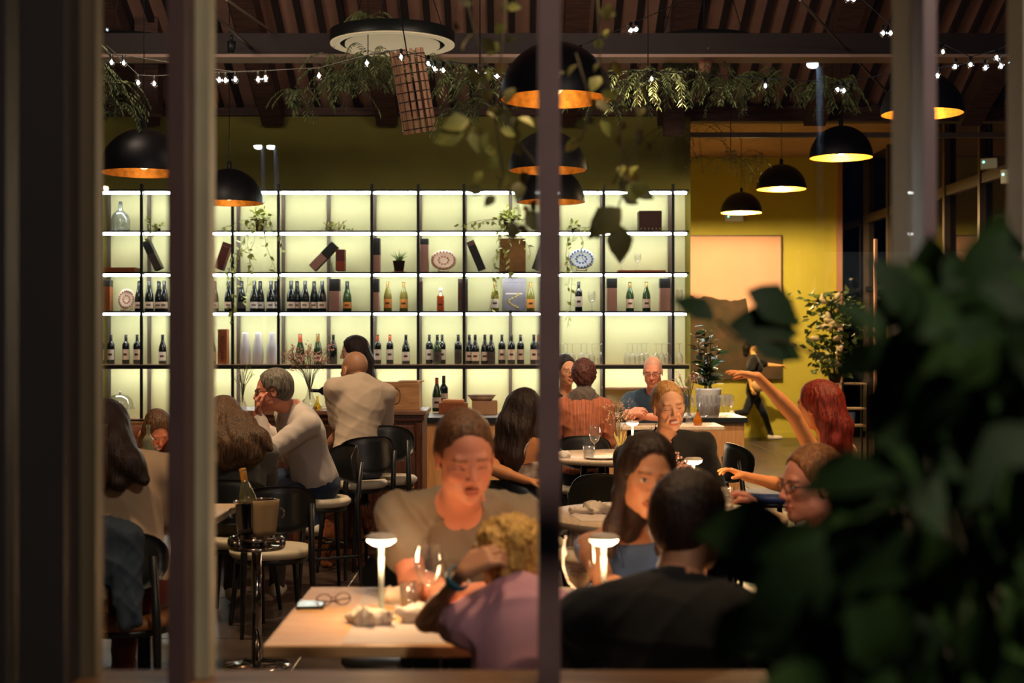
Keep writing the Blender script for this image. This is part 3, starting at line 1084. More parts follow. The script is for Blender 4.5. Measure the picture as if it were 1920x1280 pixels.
# street lamps on the square behind the viewer, mirrored in the panes
M_SLAMP = mat('street_lamp_led', (1, 1, 1), emit=(.75, .9, 1.0), es=260)
M_SPOLE = mat('galvanised_pole', c8(120, 135, 150), .5, metal=.5)
for px, py, dv, lab, cc in ((485, 270, 17, 'street lamp head mirrored in the glass left of its twin', 0),
                            (509, 270, 16, 'street lamp with pole mirrored in the glass above the left shelves', 1),
                            (1525, 115, 12, 'tall street lamp with blue lit pole mirrored at upper right', 1)):
    v = P(px, py, dv)
    loc = Vector((v.x, 2 * (YW + .05) - v.y, v.z))
    t = empty('street_lamp', (loc.x, loc.y, 0), 0, lab, 'street lamp')
    MB().tube([(.06, 0, -.1), (.06, 0, loc.z)], .035 if cc else .03, 10).build('pole', M_SPOLE, t)
    MB().rbox((-.08, -.08, loc.z - .02), (.1, .08, loc.z + .04), .01).build('head', M_BLACK, t)
    MB().ball((0, .0, loc.z - .03), .035, 12, 8, (1.6, 1, .8)).build('lens', M_SLAMP, t)

# pale market stalls behind the viewer, faintly mirrored in the panes
M_CANV = mat('stall_canvas', c8(215, 215, 210), .8, var=.06)
for k, (pxa, pxb, pya, pyb, dv, lab) in enumerate(((-240, 40, 515, 800, 11, 'pale canvas stall front with dark letters, mirrored at the far left edge'),
                                                    (1490, 1960, 456, 640, 13, 'pale canvas stall roof faintly mirrored at right above the bush'))):
    a_, b_ = P(pxa, pya, dv), P(pxb, pyb, dv)
    ym = 2 * (YW + .05) - dv
    t = empty('market_stall', ((a_.x + b_.x) / 2, ym, 0), 0, lab, 'stall')
    w_ = (b_.x - a_.x) / 2
    M_ = MB()
    if k:
        M_.add([(-w_, 0, b_.z), (w_, 0, b_.z), (w_, -1.2, a_.z), (-w_ * .55, -1.2, a_.z), (-w_, -.02, b_.z - .2), (w_, -.02, b_.z - .2)], [(3, 2, 1, 0), (0, 1, 5, 4)])
        M_.build('canvas_roof', M_CANV, t)
    else:
        M_.rbox((-w_, -.03, b_.z), (w_, 0, a_.z), .01).build('canvas_front', M_CANV, t)
        text('lettering', 'GE', M_MULLD, (w_ - .10, .004, a_.z - .17), (R(90), 0, R(180)), .2, t)
    for s_ in (-1, 1):
        MB().tube([(s_ * (w_ - .05), -.1, -.1), (s_ * (w_ - .05), -.1, a_.z - .05)], .025, 8).build('pole', M_SPOLE, t)
    light('SPOT', 'stall_fill_light', (0, 2.6, a_.z + 1.2), 90, (.85, .95, 1), .1, ((a_.x + b_.x) / 2, ym, 1.6), 70, .8, parent=t).rotation_euler = Vector((0, -2.6, -1.4)).to_track_quat('-Z', 'Y').to_euler()  # fill added so the stall shows up in the panes

# ------------------------------------------------------------------ shelving wall
YF = 14.3
def sx(px, d=YF):
    return (px - 960) / F * d
def sz(py, d=YF):
    return CZ - (py - HOR) / F * d


XL, XR = sx(187), sx(1292)
shelf = empty('shelving_unit', (0, YF, 0), 0, 'wall-wide black metal shelving lit by white strips above the bar', 'shelving')
rows = {'top': 356, 'first': 433, 'second': 511, 'third': 584, 'fourth': 684, 'base': 786}
zz = {k: sz(v) for k, v in rows.items()}
posts = [265, 351, 436, 522, 609, 697, 784, 870, 957, 1045, 1132, 1262]
o = MB().box((XL, YB - YF - .03, zz['base'] + .006), (XR, YB - YF - .012, zz['top'] + .02)).build('back_panel', M_PANEL, shelf)
for k, z in zz.items():
    if k in ('top', 'first', 'second', 'third'):
        MB().box((XL, 0, z - .012), (XR, .33, z + .006)).build('shelf_board', M_BLACK, shelf, 'black metal shelf board')
    else:
        MB().box((XL, -.01, z - .02), (XR, .33, z + .006)).build('shelf_board', M_SHELFW, shelf, 'oak shelf board')
        MB().box((XL, -.014, z - .04), (XR, -.002, z - .002)).build('shelf_lip', M_BLACK, shelf)
MB().box((sx(1132), 0, sz(727) - .012), (XR, .33, sz(727) + .006)).build('shelf_board', M_SHELFW, shelf, 'short lower oak shelf board')
fp = MB().box((-.014, -.006, zz['base'] + .006), (.014, .02, zz['top'] + .06))
rp = MB().box((-.018, 0, zz['base'] + .006), (.018, .02, zz['top']))
f1 = r1 = None
for p_ in [188] + posts:
    if f1 is None:
        f1 = fp.build('front_post', M_BLACK, shelf)
        r1 = rp.build('rear_post', M_POSTIN, shelf)
        a_, b_ = f1, r1
    else:
        a_, b_ = f1.copy(), r1.copy()
        COL.objects.link(a_)
        COL.objects.link(b_)
    a_.location = (sx(p_), 0, 0)
    b_.location = (sx(p_), .30, 0)
    if p_ in (188, 351, 609, 957):
        a_.location.y = .02
        if p_ != 188:
            bpy.data.objects.remove(a_)
edges = [187] + [265, 351, 436, 522, 697, 784, 870, 957, 1045, 1132, 1262] + [1292]
for k, z in zz.items():
    if k == 'base':
        continue
    for a, b_ in zip(edges[:-1], edges[1:]):
        MB().box((sx(a) + .02, .045 if k != 'fourth' else .12, z - .034), (sx(b_) - .02, .073 if k != 'fourth' else .148, z - .013)).build('led_strip', M_LED, shelf)
simple('base_cabinet', (XL, YF - .1, 0), (XR, YB - .02, zz['base'] - .021), M_OAKV,
       'long low oak cabinet running under the lit shelving', 'cabinet')


ORD = ['first', 'second', 'third', 'fourth', 'fifth', 'sixth', 'seventh', 'eighth', 'ninth', 'tenth', 'eleventh', 'twelfth',
       'thirteenth', 'fourteenth', 'fifteenth', 'sixteenth', 'seventeenth', 'eighteenth', 'nineteenth', 'twentieth', 'twenty-first',
       'twenty-second', 'twenty-third', 'twenty-fourth', 'twenty-fifth', 'twenty-sixth']

TENS = {20: ('twentieth', 'twenty'), 30: ('thirtieth', 'thirty'), 40: ('fortieth', 'forty')}


def ordn(k):
    k += 1
    if k < 20:
        return ORD[k - 1]
    t_ = k // 10 * 10
    return TENS[t_][0] if k == t_ else TENS[t_][1] + '-' + ORD[k - t_ - 1]


# bottles --------------------------------------------------------------
G_DARK = mat('glass_black', c8(14, 20, 20), .12, spec=.8)
G_GREEN = mat('glass_green', c8(40, 66, 30), .12, spec=.8)
G_OLIVE = mat('glass_olive', c8(120, 112, 40), .15, spec=.8)
G_AMBER = mat('spirit_orange', c8(215, 110, 35), .12, spec=.8)
L_WHITE = mat('label_white', c8(222, 205, 190), .7)
L_PINK = mat('label_cream', c8(232, 200, 172), .7)
L_ORANGE = mat('label_orange', c8(220, 140, 60), .7)
L_DARK = mat('label_charcoal', c8(60, 50, 44), .7)
C_RED = mat('capsule_red', c8(190, 80, 45), .4)
C_DARK = mat('capsule_black', c8(20, 20, 22), .4)
C_GOLD = mat('capsule_gold', c8(170, 130, 70), .4, metal=.4)

PROF = {
    'bordeaux': ([(0, 0), (.034, 0), (.0375, .004), (.0375, .19), (.034, .208), (.02, .225), (.0145, .236), (.0145, .29), (.016, .292), (.016, .3), (0, .3)], .225, .0378, .045, .15),
    'burgundy': ([(0, 0), (.037, 0), (.041, .004), (.041, .15), (.036, .18), (.026, .21), (.0165, .238), (.0145, .25), (.0145, .288), (.0165, .29), (.0165, .298), (0, .298)], .24, .0413, .035, .125),
    'champagne': ([(0, 0), (.04, 0), (.0445, .005), (.0445, .13), (.04, .165), (.029, .205), (.018, .24), (.015, .26), (.015, .285), (.019, .29), (.019, .308), (0, .31)], .225, .0448, .03, .095),
}


def bottle(name, shape, glass, lab, cap, loc, label, cat='bottle', group=None, s=1.0, label_z=None):
    prof, capz, lr, l0, l1 = PROF[shape]
    t = empty(name, loc, 0, label, cat, group)
    MB().lathe([(r * s, z * s) for r, z in prof], 16).build('glass_body', glass, t)
    if lab is not None:
        MB().lathe([(lr * s, l0 * s), (lr * s, l1 * s)], 14, a0=180 + 20, a1=360 - 20).build('paper_label', lab, t)
        MB().lathe([((lr + .0003) * s, (l0 + .4 * (l1 - l0)) * s), ((lr + .0003) * s, (l0 + .62 * (l1 - l0)) * s)], 8, a0=240, a1=300).build('printed_band', M_INK, t)
    if cap is not None:
        r_ = .0152 if shape != 'champagne' else .0195
        MB().lathe([((r_ + .004) * s if shape == 'champagne' else r_ * s, capz * s), (r_ * s, (capz + .03) * s), (r_ * s, .3 * s), (0, .3015 * s if shape != 'champagne' else .311 * s)], 12).build('capsule', cap, t)
    return t


T = zz['third'] + .006
row3 = [(261, 'champagne', G_DARK, L_PINK, C_DARK), (280, 'champagne', G_DARK, L_PINK, C_DARK), (298, 'champagne', G_DARK, L_PINK, C_DARK),
        (308, 'champagne', G_DARK, L_PINK, C_DARK), (402, 'champagne', G_DARK, L_PINK, C_DARK), (429, 'champagne', G_DARK, L_PINK, C_DARK),
        (453, 'champagne', G_DARK, L_DARK, C_DARK), (477, 'champagne', G_DARK, L_WHITE, C_DARK), (488, 'champagne', G_DARK, L_WHITE, C_DARK),
        (508, 'champagne', G_DARK, L_WHITE, C_DARK), (518, 'champagne', G_DARK, L_WHITE, C_DARK),
        (546, 'champagne', G_DARK, L_PINK, C_DARK), (557, 'champagne', G_DARK, L_PINK, C_DARK), (572, 'champagne', G_DARK, L_PINK, C_DARK),
        (589, 'champagne', G_DARK, L_PINK, C_DARK), (604, 'champagne', G_DARK, L_PINK, C_DARK),
        (651, 'champagne', G_GREEN, L_ORANGE, C_DARK), (727, 'burgundy', G_OLIVE, L_ORANGE, C_GOLD), (757, 'burgundy', G_OLIVE, L_ORANGE, C_GOLD),
        (928, 'burgundy', G_OLIVE, L_WHITE, C_GOLD), (995, 'burgundy', G_OLIVE, L_ORANGE, C_GOLD), (1085, 'bordeaux', G_DARK, L_WHITE, C_DARK),
        (1181, 'burgundy', G_GREEN, L_PINK, C_GOLD), (1212, 'burgundy', G_GREEN, L_PINK, C_GOLD)]
nmg = {G_DARK.name: 'black', G_GREEN.name: 'green', G_OLIVE.name: 'olive', G_AMBER.name: 'orange'}
nml = {L_PINK.name: 'cream', L_WHITE.name: 'white', L_ORANGE.name: 'orange', L_DARK.name: 'charcoal'}
for i, (px, sh_, g, l, c) in enumerate(row3):
    y = YF + (.15 if i % 2 else .20)
    bottle('sparkling_wine_bottle' if sh_ == 'champagne' else 'wine_bottle', sh_, g, l, c, (sx(px, y), y, T),
           f'{nmg[g.name]} glass bottle with {nml[l.name]} label, {ORD[i]} from left on the middle shelf', 'bottle', 'bottles on the middle shelf', 1.0)
T = zz['fourth'] + .006
row4 = [(189, 'bordeaux', G_DARK, L_PINK, C_RED), (208, 'bordeaux', G_DARK, L_WHITE, C_DARK), (236, 'bordeaux', G_DARK, L_PINK, C_DARK), (257, 'bordeaux', G_DARK, L_PINK, C_DARK),
        (305, 'burgundy', G_DARK, L_WHITE, C_DARK), (397, 'burgundy', G_DARK, L_PINK, C_DARK), (563, 'champagne', G_GREEN, L_PINK, C_RED),
        (596, 'champagne', G_GREEN, L_PINK, C_GOLD), (625, 'burgundy', G_DARK, None, C_DARK), (708, 'bordeaux', G_DARK, L_WHITE, C_RED),
        (731, 'bordeaux', G_DARK, L_WHITE, C_RED), (761, 'burgundy', G_DARK, L_WHITE, C_DARK), (805, 'bordeaux', G_DARK, L_WHITE, C_DARK),
        (820, 'burgundy', G_GREEN, L_DARK, C_DARK), (829, 'bordeaux', G_DARK, L_WHITE, C_DARK), (859, 'bordeaux', G_DARK, L_DARK, C_DARK),
        (880, 'burgundy', G_DARK, L_PINK, C_DARK), (891, 'burgundy', G_DARK, L_PINK, C_DARK), (909, 'burgundy', G_DARK, L_PINK, C_DARK),
        (921, 'burgundy', G_DARK, L_DARK, C_DARK), (941, 'bordeaux', G_DARK, L_PINK, C_DARK), (959, 'bordeaux', G_DARK, L_PINK, C_DARK),
        (976, 'bordeaux', G_DARK, L_PINK, C_DARK), (1001, 'bordeaux', G_DARK, L_PINK, C_DARK), (1010, 'bordeaux', G_DARK, L_PINK, C_RED)]
for i, (px, sh_, g, l, c) in enumerate(row4):
    y = YF + (.14 if i % 2 else .20)
    cp = {C_RED.name: 'red', C_DARK.name: 'black', C_GOLD.name: 'gold'}[c.name]
    bottle('wine_bottle', sh_, g, l, c, (sx(px, y), y, T),
           f'wine bottle with {cp} capsule and {nml[l.name] if l else "no"} label, {ORD[i]} from left on the oak shelf', 'bottle', 'bottles on the lower oak shelf')
# three bottles in white tissue
M_TIS = glassmat('tissue', (.98, .96, .98), .02, rough=.5, density=.62, dcol=(.9, .85, .88))
for i, px in enumerate((460, 484, 510)):
    t = bottle('wrapped_bottle', 'champagne', G_DARK, L_PINK, None, (sx(px, YF + .14), YF + .14, T),
               ['left', 'middle', 'right'][i] + ' one of three bottles wrapped in white tissue on the oak shelf', 'bottle', 'bottles in white tissue', .93)
    MB().lathe([(.052, 0), (.056, .06), (.055, .14), (.044, .22), (.03, .28), (.034, .31), (.02, .325), (.002, .318)], 13).build('tissue_wrap', M_TIS, t)


# boxes --------------------------------------------------------------
def giftbox(px, py, w_px, h_px, tilt, cols, label, d=.12, name='bottle_box', txt=None, group=None, split=.5, y=None):
    """upright or leaning carton; py is the foot of its lowest corner"""
    y = YF + (y if y is not None else .12)
    s = y / F
    t = empty(name, (sx(px, y), y, sz(py, y)), 0, label, 'box', group)
    t.rotation_euler = (0, R(tilt), 0)
    w_, h_ = w_px * s, h_px * s
    if isinstance(cols, tuple) and len(cols) == 2:
        MB().rbox((-w_ / 2, -d / 2, 0), (w_ / 2, d / 2, h_ * split), .002).build('lower_sleeve', cols[0], t)
        MB().rbox((-w_ / 2, -d / 2, h_ * split), (w_ / 2, d / 2, h_), .002).build('lid', cols[1], t)
    else:
        m = cols[0] if isinstance(cols, tuple) else cols
        MB().rbox((-w_ / 2, -d / 2, 0), (w_ / 2, d / 2, h_ * .86), .002).build('carton', m, t)
        MB().rbox((-w_ / 2, -d / 2, h_ * .862), (w_ / 2, d / 2, h_), .002).build('lid', m, t)
    return t


K_BLK = mat('carton_black', c8(34, 34, 34), .6)
K_PNK = mat('carton_pink', c8(196, 152, 138), .7)
K_RED = mat('carton_rust', c8(168, 74, 36), .6, var=.2)
K_GRY = mat('carton_brown_grey', c8(82, 74, 62), .7)
K_WOOD = mat('carton_wood', c8(176, 98, 48), .6, color2=c8(150, 78, 36), vscale=8, stretch=(10, 10, 1))
K_FLOR = mat('carton_floral', c8(120, 40, 32), .6, color2=c8(66, 92, 88), vscale=22)
K_COP = mat('tin_copper', c8(150, 112, 60), .45, metal=.4, var=.3)
K_MRN = mat('carton_maroon', c8(112, 48, 40), .6, var=.3)
giftbox(201, 583, 16, 58, 0, (K_WOOD, K_BLK), 'rust and black bottle box at the left end of the middle shelf', split=.78)
giftbox(628, 583, 19, 60, 0, (K_PNK, K_BLK), 'pink and black bottle box beside the green bottle on the middle shelf', split=.62)
giftbox(704, 583, 14, 60, 0, (K_PNK, K_BLK), 'pink and black bottle box left of two olive bottles on the middle shelf', split=.58)
giftbox(788, 583, 9, 56, 0, K_FLOR, 'dark floral bottle box left of the orange spirit bottle')
giftbox(868, 583, 18, 60, 0, K_FLOR, 'dark floral bottle box right of the orange spirit bottle')
giftbox(1147, 583, 19, 61, 0, (K_PNK, K_BLK), 'pink and black bottle box left of two green bottles', split=.7)
giftbox(1246, 583, 19, 61, 0, (K_PNK, K_BLK), 'pink and black bottle box right of two green bottles', split=.7)
giftbox(299, 505, 14, 58, -25, (K_GRY, K_BLK), 'black and grey bottle box leaning left beside the left posts', split=.55)
giftbox(411, 505, 16, 52, 19, K_MRN, 'maroon bottle box leaning right against the post under the left vine')
giftbox(586, 503, 16, 62, 44, (K_PNK, K_BLK), 'pink and black bottle box leaning steeply to the right', split=.52)
giftbox(639, 508, 17, 40, 0, (K_RED, K_MRN), 'short rust red bottle box beside the steeply leaning box', split=.45)
giftbox(705, 510, 16, 63, 0, (K_PNK, K_BLK), 'grey and black bottle box left of the small potted aloe', split=.5)
giftbox(796, 510, 15, 62, 0, (K_PNK, K_BLK), 'mauve and black bottle box left of the pale oval plate', split=.82)
giftbox(904, 506, 15, 58, -23, (K_BLK, K_FLOR), 'dark bottle box leaning left beside the copper tin', split=.85)
giftbox(1004, 505, 15, 56, 20, K_GRY, 'grey bottle box leaning right of the copper tin, half behind the mullion')
giftbox(961, 510, 49, 62, 0, K_COP, 'large square copper tin under the hanging vine', name='copper_tin', d=.18)
gb = giftbox(419, 682, 17, 65, 0, K_WOOD, 'tall wooden wine box with burnt lettering on the oak shelf', name='wooden_wine_box')
text('lettering', 'SANTITONI', M_INK, (0, -.0615, .155), (R(90), R(-90), 0), .05, gb)
gb = giftbox(964, 582, 43, 61, 0, mat('board_grey', c8(128, 122, 132), .6, var=.2), 'grey illustrated board with a white title standing between two bottles', name='menu_board', d=.02, y=.2)
MB().rbox((-.085, -.0125, .165), (.085, -.0105, .178), .0005).build('title_line', L_WHITE, gb)
b = MB()
for k in range(10):
    a = .3 + k * .33
    b.ball((.05 * math.cos(a * 2) - .01, -.012, .03 + .012 * k * 1.3), .012, 8, 5, (1.3, .25, .8))
b.build('printed_sprig', mat('print_ochre', c8(190, 170, 90), .7), gb)
# spirit bottle
t = empty('spirit_bottle', (sx(826, YF + .12), YF + .12, zz['third'] + .006), 0, 'square orange spirit bottle with white stopper on the middle shelf', 'bottle')
MB().rbox((-.036, -.03, 0), (.036, .03, .16), .012).build('glass_body', G_AMBER, t)
MB().rbox((-.03, -.0325, .03), (.03, -.0305, .13), .0005).build('paper_label', mat('label_rust', c8(200, 80, 30), .6), t)
MB().lathe([(.03, .155), (.015, .175), (.012, .2), (0, .2)], 12).build('neck', M_WG, t)
MB().lathe([(.016, .2), (.018, .205), (.018, .235), (0, .24)], 12).build('stopper', M_WHITE, t)
MB().box((-.02, -.033, .06), (.02, -.0325, .075)).build('printed_band', M_INK, t)


# plates on stands -------------------------------------------------------
def plate_on_stand(px, py, rx, rz_, c1, c2, label):
    y = YF + .12
    t = empty('display_plate', (sx(px, y), y, sz(py, y)), 0, label, 'plate')
    M = Matrix.Translation((0, 0, rz_ + .012)) @ Matrix.Rotation(R(78), 4, 'X') @ Matrix.Diagonal((rx, rz_, 1, 1))
    MB().lathe([(0, .0), (.62, .0), (.7, .008), (1, .02), (1, .026), (.7, .014), (0, .008)], 28, M=M).build('dish', c1, t)
    b = MB()
    for k in range(20):
        a = 2 * math.pi * k / 20
        v = M @ Vector((.85 * math.cos(a), .85 * math.sin(a), .0235))
        b.ball(v, .0085, 6, 4, (1.2, .35, 1.4))
    for k in range(10):
        a = 2 * math.pi * k / 10
        v = M @ Vector((.4 * math.cos(a), .4 * math.sin(a), .012))
        b.ball(v, .010, 6, 4, (1.2, .3, 1.2))
    b.build('painted_rim', c2, t, kind='stuff')
    b = MB()
    for sg in (-1, 1):
        b.tube([(sg * .05, -.045, 0), (sg * .05, -.045, .02), (sg * .05, .04, .012), (sg * .02, .05, rz_ * 1.1)], .004, 5)
    b.tube([(-.05, -.04, .005), (.05, -.04, .005)], .004, 5)
    b.build('wire_stand', mat('stand_wood', c8(180, 130, 90), .6), t)
    return t


P_CR = mat('plate_peach', c8(225, 196, 172), .35)
plate_on_stand(832, 510, .13, .105, P_CR, mat('paint_peach', c8(205, 140, 105), .5), 'peach and white patterned oval plate on a small stand')
plate_on_stand(1090, 508, .13, .105, mat('plate_blue', c8(198, 205, 218), .35), mat('paint_blue', c8(84, 110, 160), .5), 'blue and white patterned oval plate on a small stand')
plate_on_stand(238, 583, .085, .105, P_CR, mat('paint_rose', c8(200, 150, 130), .5), 'pale pink round plate beside the left black bottles')

# demijohn
t = empty('demijohn', (sx(226, YF + .15), YF + .15, zz['first'] + .006), 0, 'clear glass demijohn with a dark stopper on the top left shelf', 'bottle')
MB().lathe([(0, 0), (.085, 0), (.095, .02), (.096, .12), (.08, .17), (.05, .2), (.024, .22), (.02, .27), (.026, .275), (.026, .285)], 22).build(
    'glass_body', glassmat('demijohn_glass', (.93, .98, .96), .16, power=1.3, density=.3, dcol=(.8, .86, .84)), t)
MB().lathe([(0, .28), (.018, .28), (.018, .305), (0, .308)], 10).build('stopper', K_BLK, t)


def leaf_mesh(name, L=.08, W=.045, m=None, fold=.25, curl=.3, tip=1.0):
    """a bent, pointed leaf with a midrib fold: 16 triangles"""
    ts = [0, .18, .42, .7, .9, 1.0]
    ws = [.02, .55, 1.0, .72, .25, 0]
    vs, fs = [], []
    for t, w_ in zip(ts, ws):
        z = -curl * L * t * t
        for s_ in (-1, 0, 1):
            vs.append((s_ * w_ * W / 2, t * L, z + abs(s_) * w_ * W * fold * .5))
    for i in range(len(ts) - 1):
        for s_ in (0, 1):
            a = i * 3 + s_
            fs.append((a, a + 1, a + 4, a + 3))
    me = bpy.data.meshes.new(name)
    me.from_pydata(vs, [], fs)
    me.polygons.foreach_set('use_smooth', [True] * len(fs))
    me.materials.append(m or M_LEAF)
    me.update()
    return me


def put_leaf(me, loc, d, roll=0, s=1.0, parent=None, name='leaf', n=(0, -.25, 1)):
    d = Vector(d).normalized()
    n = Vector(n)
    n = n - d * n.dot(d)
    n = n.normalized() if n.length > .05 else d.orthogonal().normalized()
    xx = d.cross(n)
    q = Matrix(((xx.x, d.x, n.x), (xx.y, d.y, n.y), (xx.z, d.z, n.z))).to_quaternion()
    o = bpy.data.objects.new(name, me)
    COL.objects.link(o)
    o.rotation_mode = 'QUATERNION'
    o.rotation_quaternion = q @ Matrix.Rotation(roll, 3, 'Y').to_quaternion()
    o.location = loc
    o.scale = (s, s, s)
    if parent:
        o.parent = parent
    return o


def leaf_stuff(b, pts, L, W, r_, fold=.3):
    """adds many small leaves to one mesh"""
    for p_, d in pts:
        d = Vector(d).normalized()
        up = Vector((r_.uniform(-1, 1), r_.uniform(-1, 1), 1)).normalized()
        a = d.cross(up).normalized() * W * .5
        n = a.cross(d).normalized()
        l_ = L * r_.uniform(.7, 1.2)
        p_ = Vector(p_)
        m_ = p_ + d * l_ * .45 - n * W * .1
        b.add([p_, m_ + a, p_ + d * l_ - n * l_ * .25, m_ - a], [(0, 1, 2), (0, 2, 3)], True)


def trailing_plant(name, loc, label, pot_m, pot_r, pot_h, trails, seed, m=M_VINE, bush=60, ls=.062, upl=.12, cat='plant', group=None):
    """pot, leafy crown, trails given as lists of points relative to the pot top"""
    r_ = random.Random(seed)
    t = empty(name, loc, 0, label, cat, group)
    if pot_m:
        MB().lathe([(0, 0), (pot_r * .72, 0), (pot_r, pot_h), (pot_r * 1.08, pot_h), (pot_r * 1.08, pot_h * .86), (pot_r * .95, pot_h * .84)][:4] + [(pot_r * .9, pot_h), (pot_r * .85, pot_h * .8), (0, pot_h * .8)], 16).build('pot', pot_m, t)
    b, st = MB(), MB()
    pts = []
    for i in range(bush):
        a, e = r_.uniform(0, 6.28), r_.uniform(.1, 1.4)
        d = Vector((math.cos(a) * math.cos(e), math.sin(a) * math.cos(e), math.sin(e)))
        p_ = Vector((0, 0, pot_h)) + d * r_.uniform(.02, upl)
        pts.append((p_, d + Vector((r_.uniform(-.5, .5), r_.uniform(-.5, .5), -.3))))
    for tr_ in trails:
        P_ = [Vector(q_) for q_ in tr_]
        st.tube(P_, .002, 4)
        for a_, c_ in zip(P_[:-1], P_[1:]):
            n = max(1, int((c_ - a_).length / (ls * .55)))
            for k in range(n):
                q_ = a_.lerp(c_, (k + r_.random()) / n) + Vector((r_.uniform(-1, 1), r_.uniform(-1, 1), r_.uniform(-1, 1))) * ls * .35
                pts.append((q_, (r_.uniform(-1, 1), r_.uniform(-.8, .3), r_.uniform(-1, .4))))
    leaf_stuff(b, pts, ls, ls * .62, r_)
    b.build('foliage', m, t, kind='stuff')
    if trails:
        st.build('trailing_stem', M_STEM, t, kind='stuff')
    return t


def hang(x0, z0, x1, z1, seed, n=7, y0=-.05, y1=-.16, wob=.03):
    r_ = random.Random(seed)
    return [(x0 + (x1 - x0) * (i / n) ** .6 + r_.uniform(-wob, wob), y0 + (y1 - y0) * min(1, i / 2), z0 + (z1 - z0) * (i / n) ** 1.4) for i in range(n + 1)]


z1 = zz['first'] + .006
trailing_plant('potted_vine', (sx(487, YF + .12), YF + .12, z1), 'trailing pothos in a terracotta pot spilling down the left shelves', M_TERRA, .05, .12,
               [hang(0, .12, -.28, -.95, 1), hang(0, .12, -.12, -.75, 2), hang(0, .12, -.05, -.4, 3), hang(0, .12, .17, -.5, 4), hang(0, .12, -.35, .0, 5), hang(0, .12, .26, -.2, 6),
                hang(0, .12, -.3, -.6, 7)], 11, bush=70)
trailing_plant('potted_vine', (sx(954, YF + .12), YF + .12, z1), 'trailing pothos in a dark pot spilling over the copper tin', M_DPOT, .055, .12,
               [hang(0, .12, -.4, .02, 1), hang(0, .12, -.12, -.55, 2), hang(0, .12, .02, -.5, 3), hang(0, .12, .2, -.25, 4), hang(0, .12, .45, .03, 5), hang(0, .12, -.5, .03, 6),
                hang(0, .12, -.18, -.8, 8)], 12, bush=70)
trailing_plant('potted_vine', (sx(1075, YF + .12), YF + .12, z1), 'thin trailing vine lying on the top shelf right of the mullion', M_DPOT, .02, .03,
               [hang(0, .03, .35, .05, 1), hang(0, .03, -.05, -.95, 2), hang(0, .03, .12, -.35, 3), hang(0, .03, -.08, -.6, 4)], 13, bush=15, upl=.05)
trailing_plant('small_plant', (sx(297, YF + .12), YF + .12, z1), 'small pale sprig plant on the top shelf beside the left post', M_DPOT, .025, .03,
               [hang(0, .03, -.05, .12, 1), hang(0, .03, -.04, -.12, 2)], 14, bush=10, upl=.05)
t = empty('dried_flowers', (sx(628, YF + .12), YF + .12, z1), 0, 'heap of dried flowers and seed heads on the top shelf', 'dried flowers')
r_ = random.Random(5)
b, st = MB(), MB()
pp = []
for i in range(70):
    x_ = r_.gauss(0, .07)
    pp.append(((x_, r_.uniform(-.05, .05), .01 + r_.random() * .09 * max(0, 1 - abs(x_) / .16)), (r_.uniform(-1, 1), r_.uniform(-1, .3), r_.uniform(-.2, .8))))
leaf_stuff(b, pp, .045, .02, r_)
b.build('petals', M_VINE, t, kind='stuff')
for i in range(14):
    st.tube([(r_.uniform(-.1, .1), 0, .01), (r_.uniform(-.12, .12), r_.uniform(-.04, .04), r_.uniform(.05, .12))], .003, 4)
st.build('stalks', mat('dry_stalk', c8(120, 80, 50), .8), t, kind='stuff')
trailing_plant('potted_aloe', (sx(748, YF + .12), YF + .12, zz['second'] + .006), 'small aloe in a brown pot on a saucer', M_DPOT, .062, .12, [], 15, bush=0)
ao = bpy.data.objects['potted_aloe']
for o_ in list(ao.children):
    if o_.name.startswith('foliage'):
        bpy.data.objects.remove(o_)
b = MB()
for k in range(11):
    a, r2 = k * 2.4, .4 + .06 * (k % 4)
    tip = Vector((math.cos(a) * .09, math.sin(a) * .07, .12 + .10 * r2 + .02 * (k % 3)))
    b.tube([(0, 0, .1), tip * .5 + Vector((0, 0, .07)), tip + Vector((0, 0, .01))], [.008, .006, .001], 5)
b.build('spiky_leaves', mat('aloe', c8(120, 150, 90), .6), ao)
MB().lathe([(0, 0), (.07, 0), (.075, .01), (0, .008)], 16).build('saucer', M_TERRA, ao)

# trays and small things ---------------------------------------------------
t = empty('wooden_tray', (sx(227, YF + .15), YF + .15, zz['second'] + .006), 0, 'long shallow wooden tray on the second shelf at far left', 'tray')
MB().rbox((-.17, -.1, 0), (.17, .1, .012), .003).build('base', K_WOOD, t)
for a in ((-.17, -.1, .012, .17, -.088, .05), (-.17, .088, .012, .17, .1, .05), (-.17, -.088, .012, -.158, .088, .05), (.158, -.088, .012, .17, .088, .05)):
    MB().rbox(a[:3], a[3:], .003).build('side', K_WOOD, t)
simple('wooden_board', (sx(1160), YF + .06, zz['second'] + .006), (sx(1250), YF + .25, zz['second'] + .03), K_WOOD, 'flat wooden board on the second shelf at right', 'board', bev=.006)
t = empty('storage_box', (sx(1218, YF + .1), YF + .1, zz['first'] + .006), 0, 'dark wooden box with pale studs along its foot on the top right shelf', 'box')
MB().rbox((-.115, -.09, 0), (.115, .12, .2), .006).build('body', K_MRN if False else mat('box_dark', c8(74, 44, 34), .6, var=.2), t)
st = None
for k in range(6):
    MB().ball((-.095 + k * .038, -.093, .018), .006, 8, 5).build('stud', L_WHITE, t)
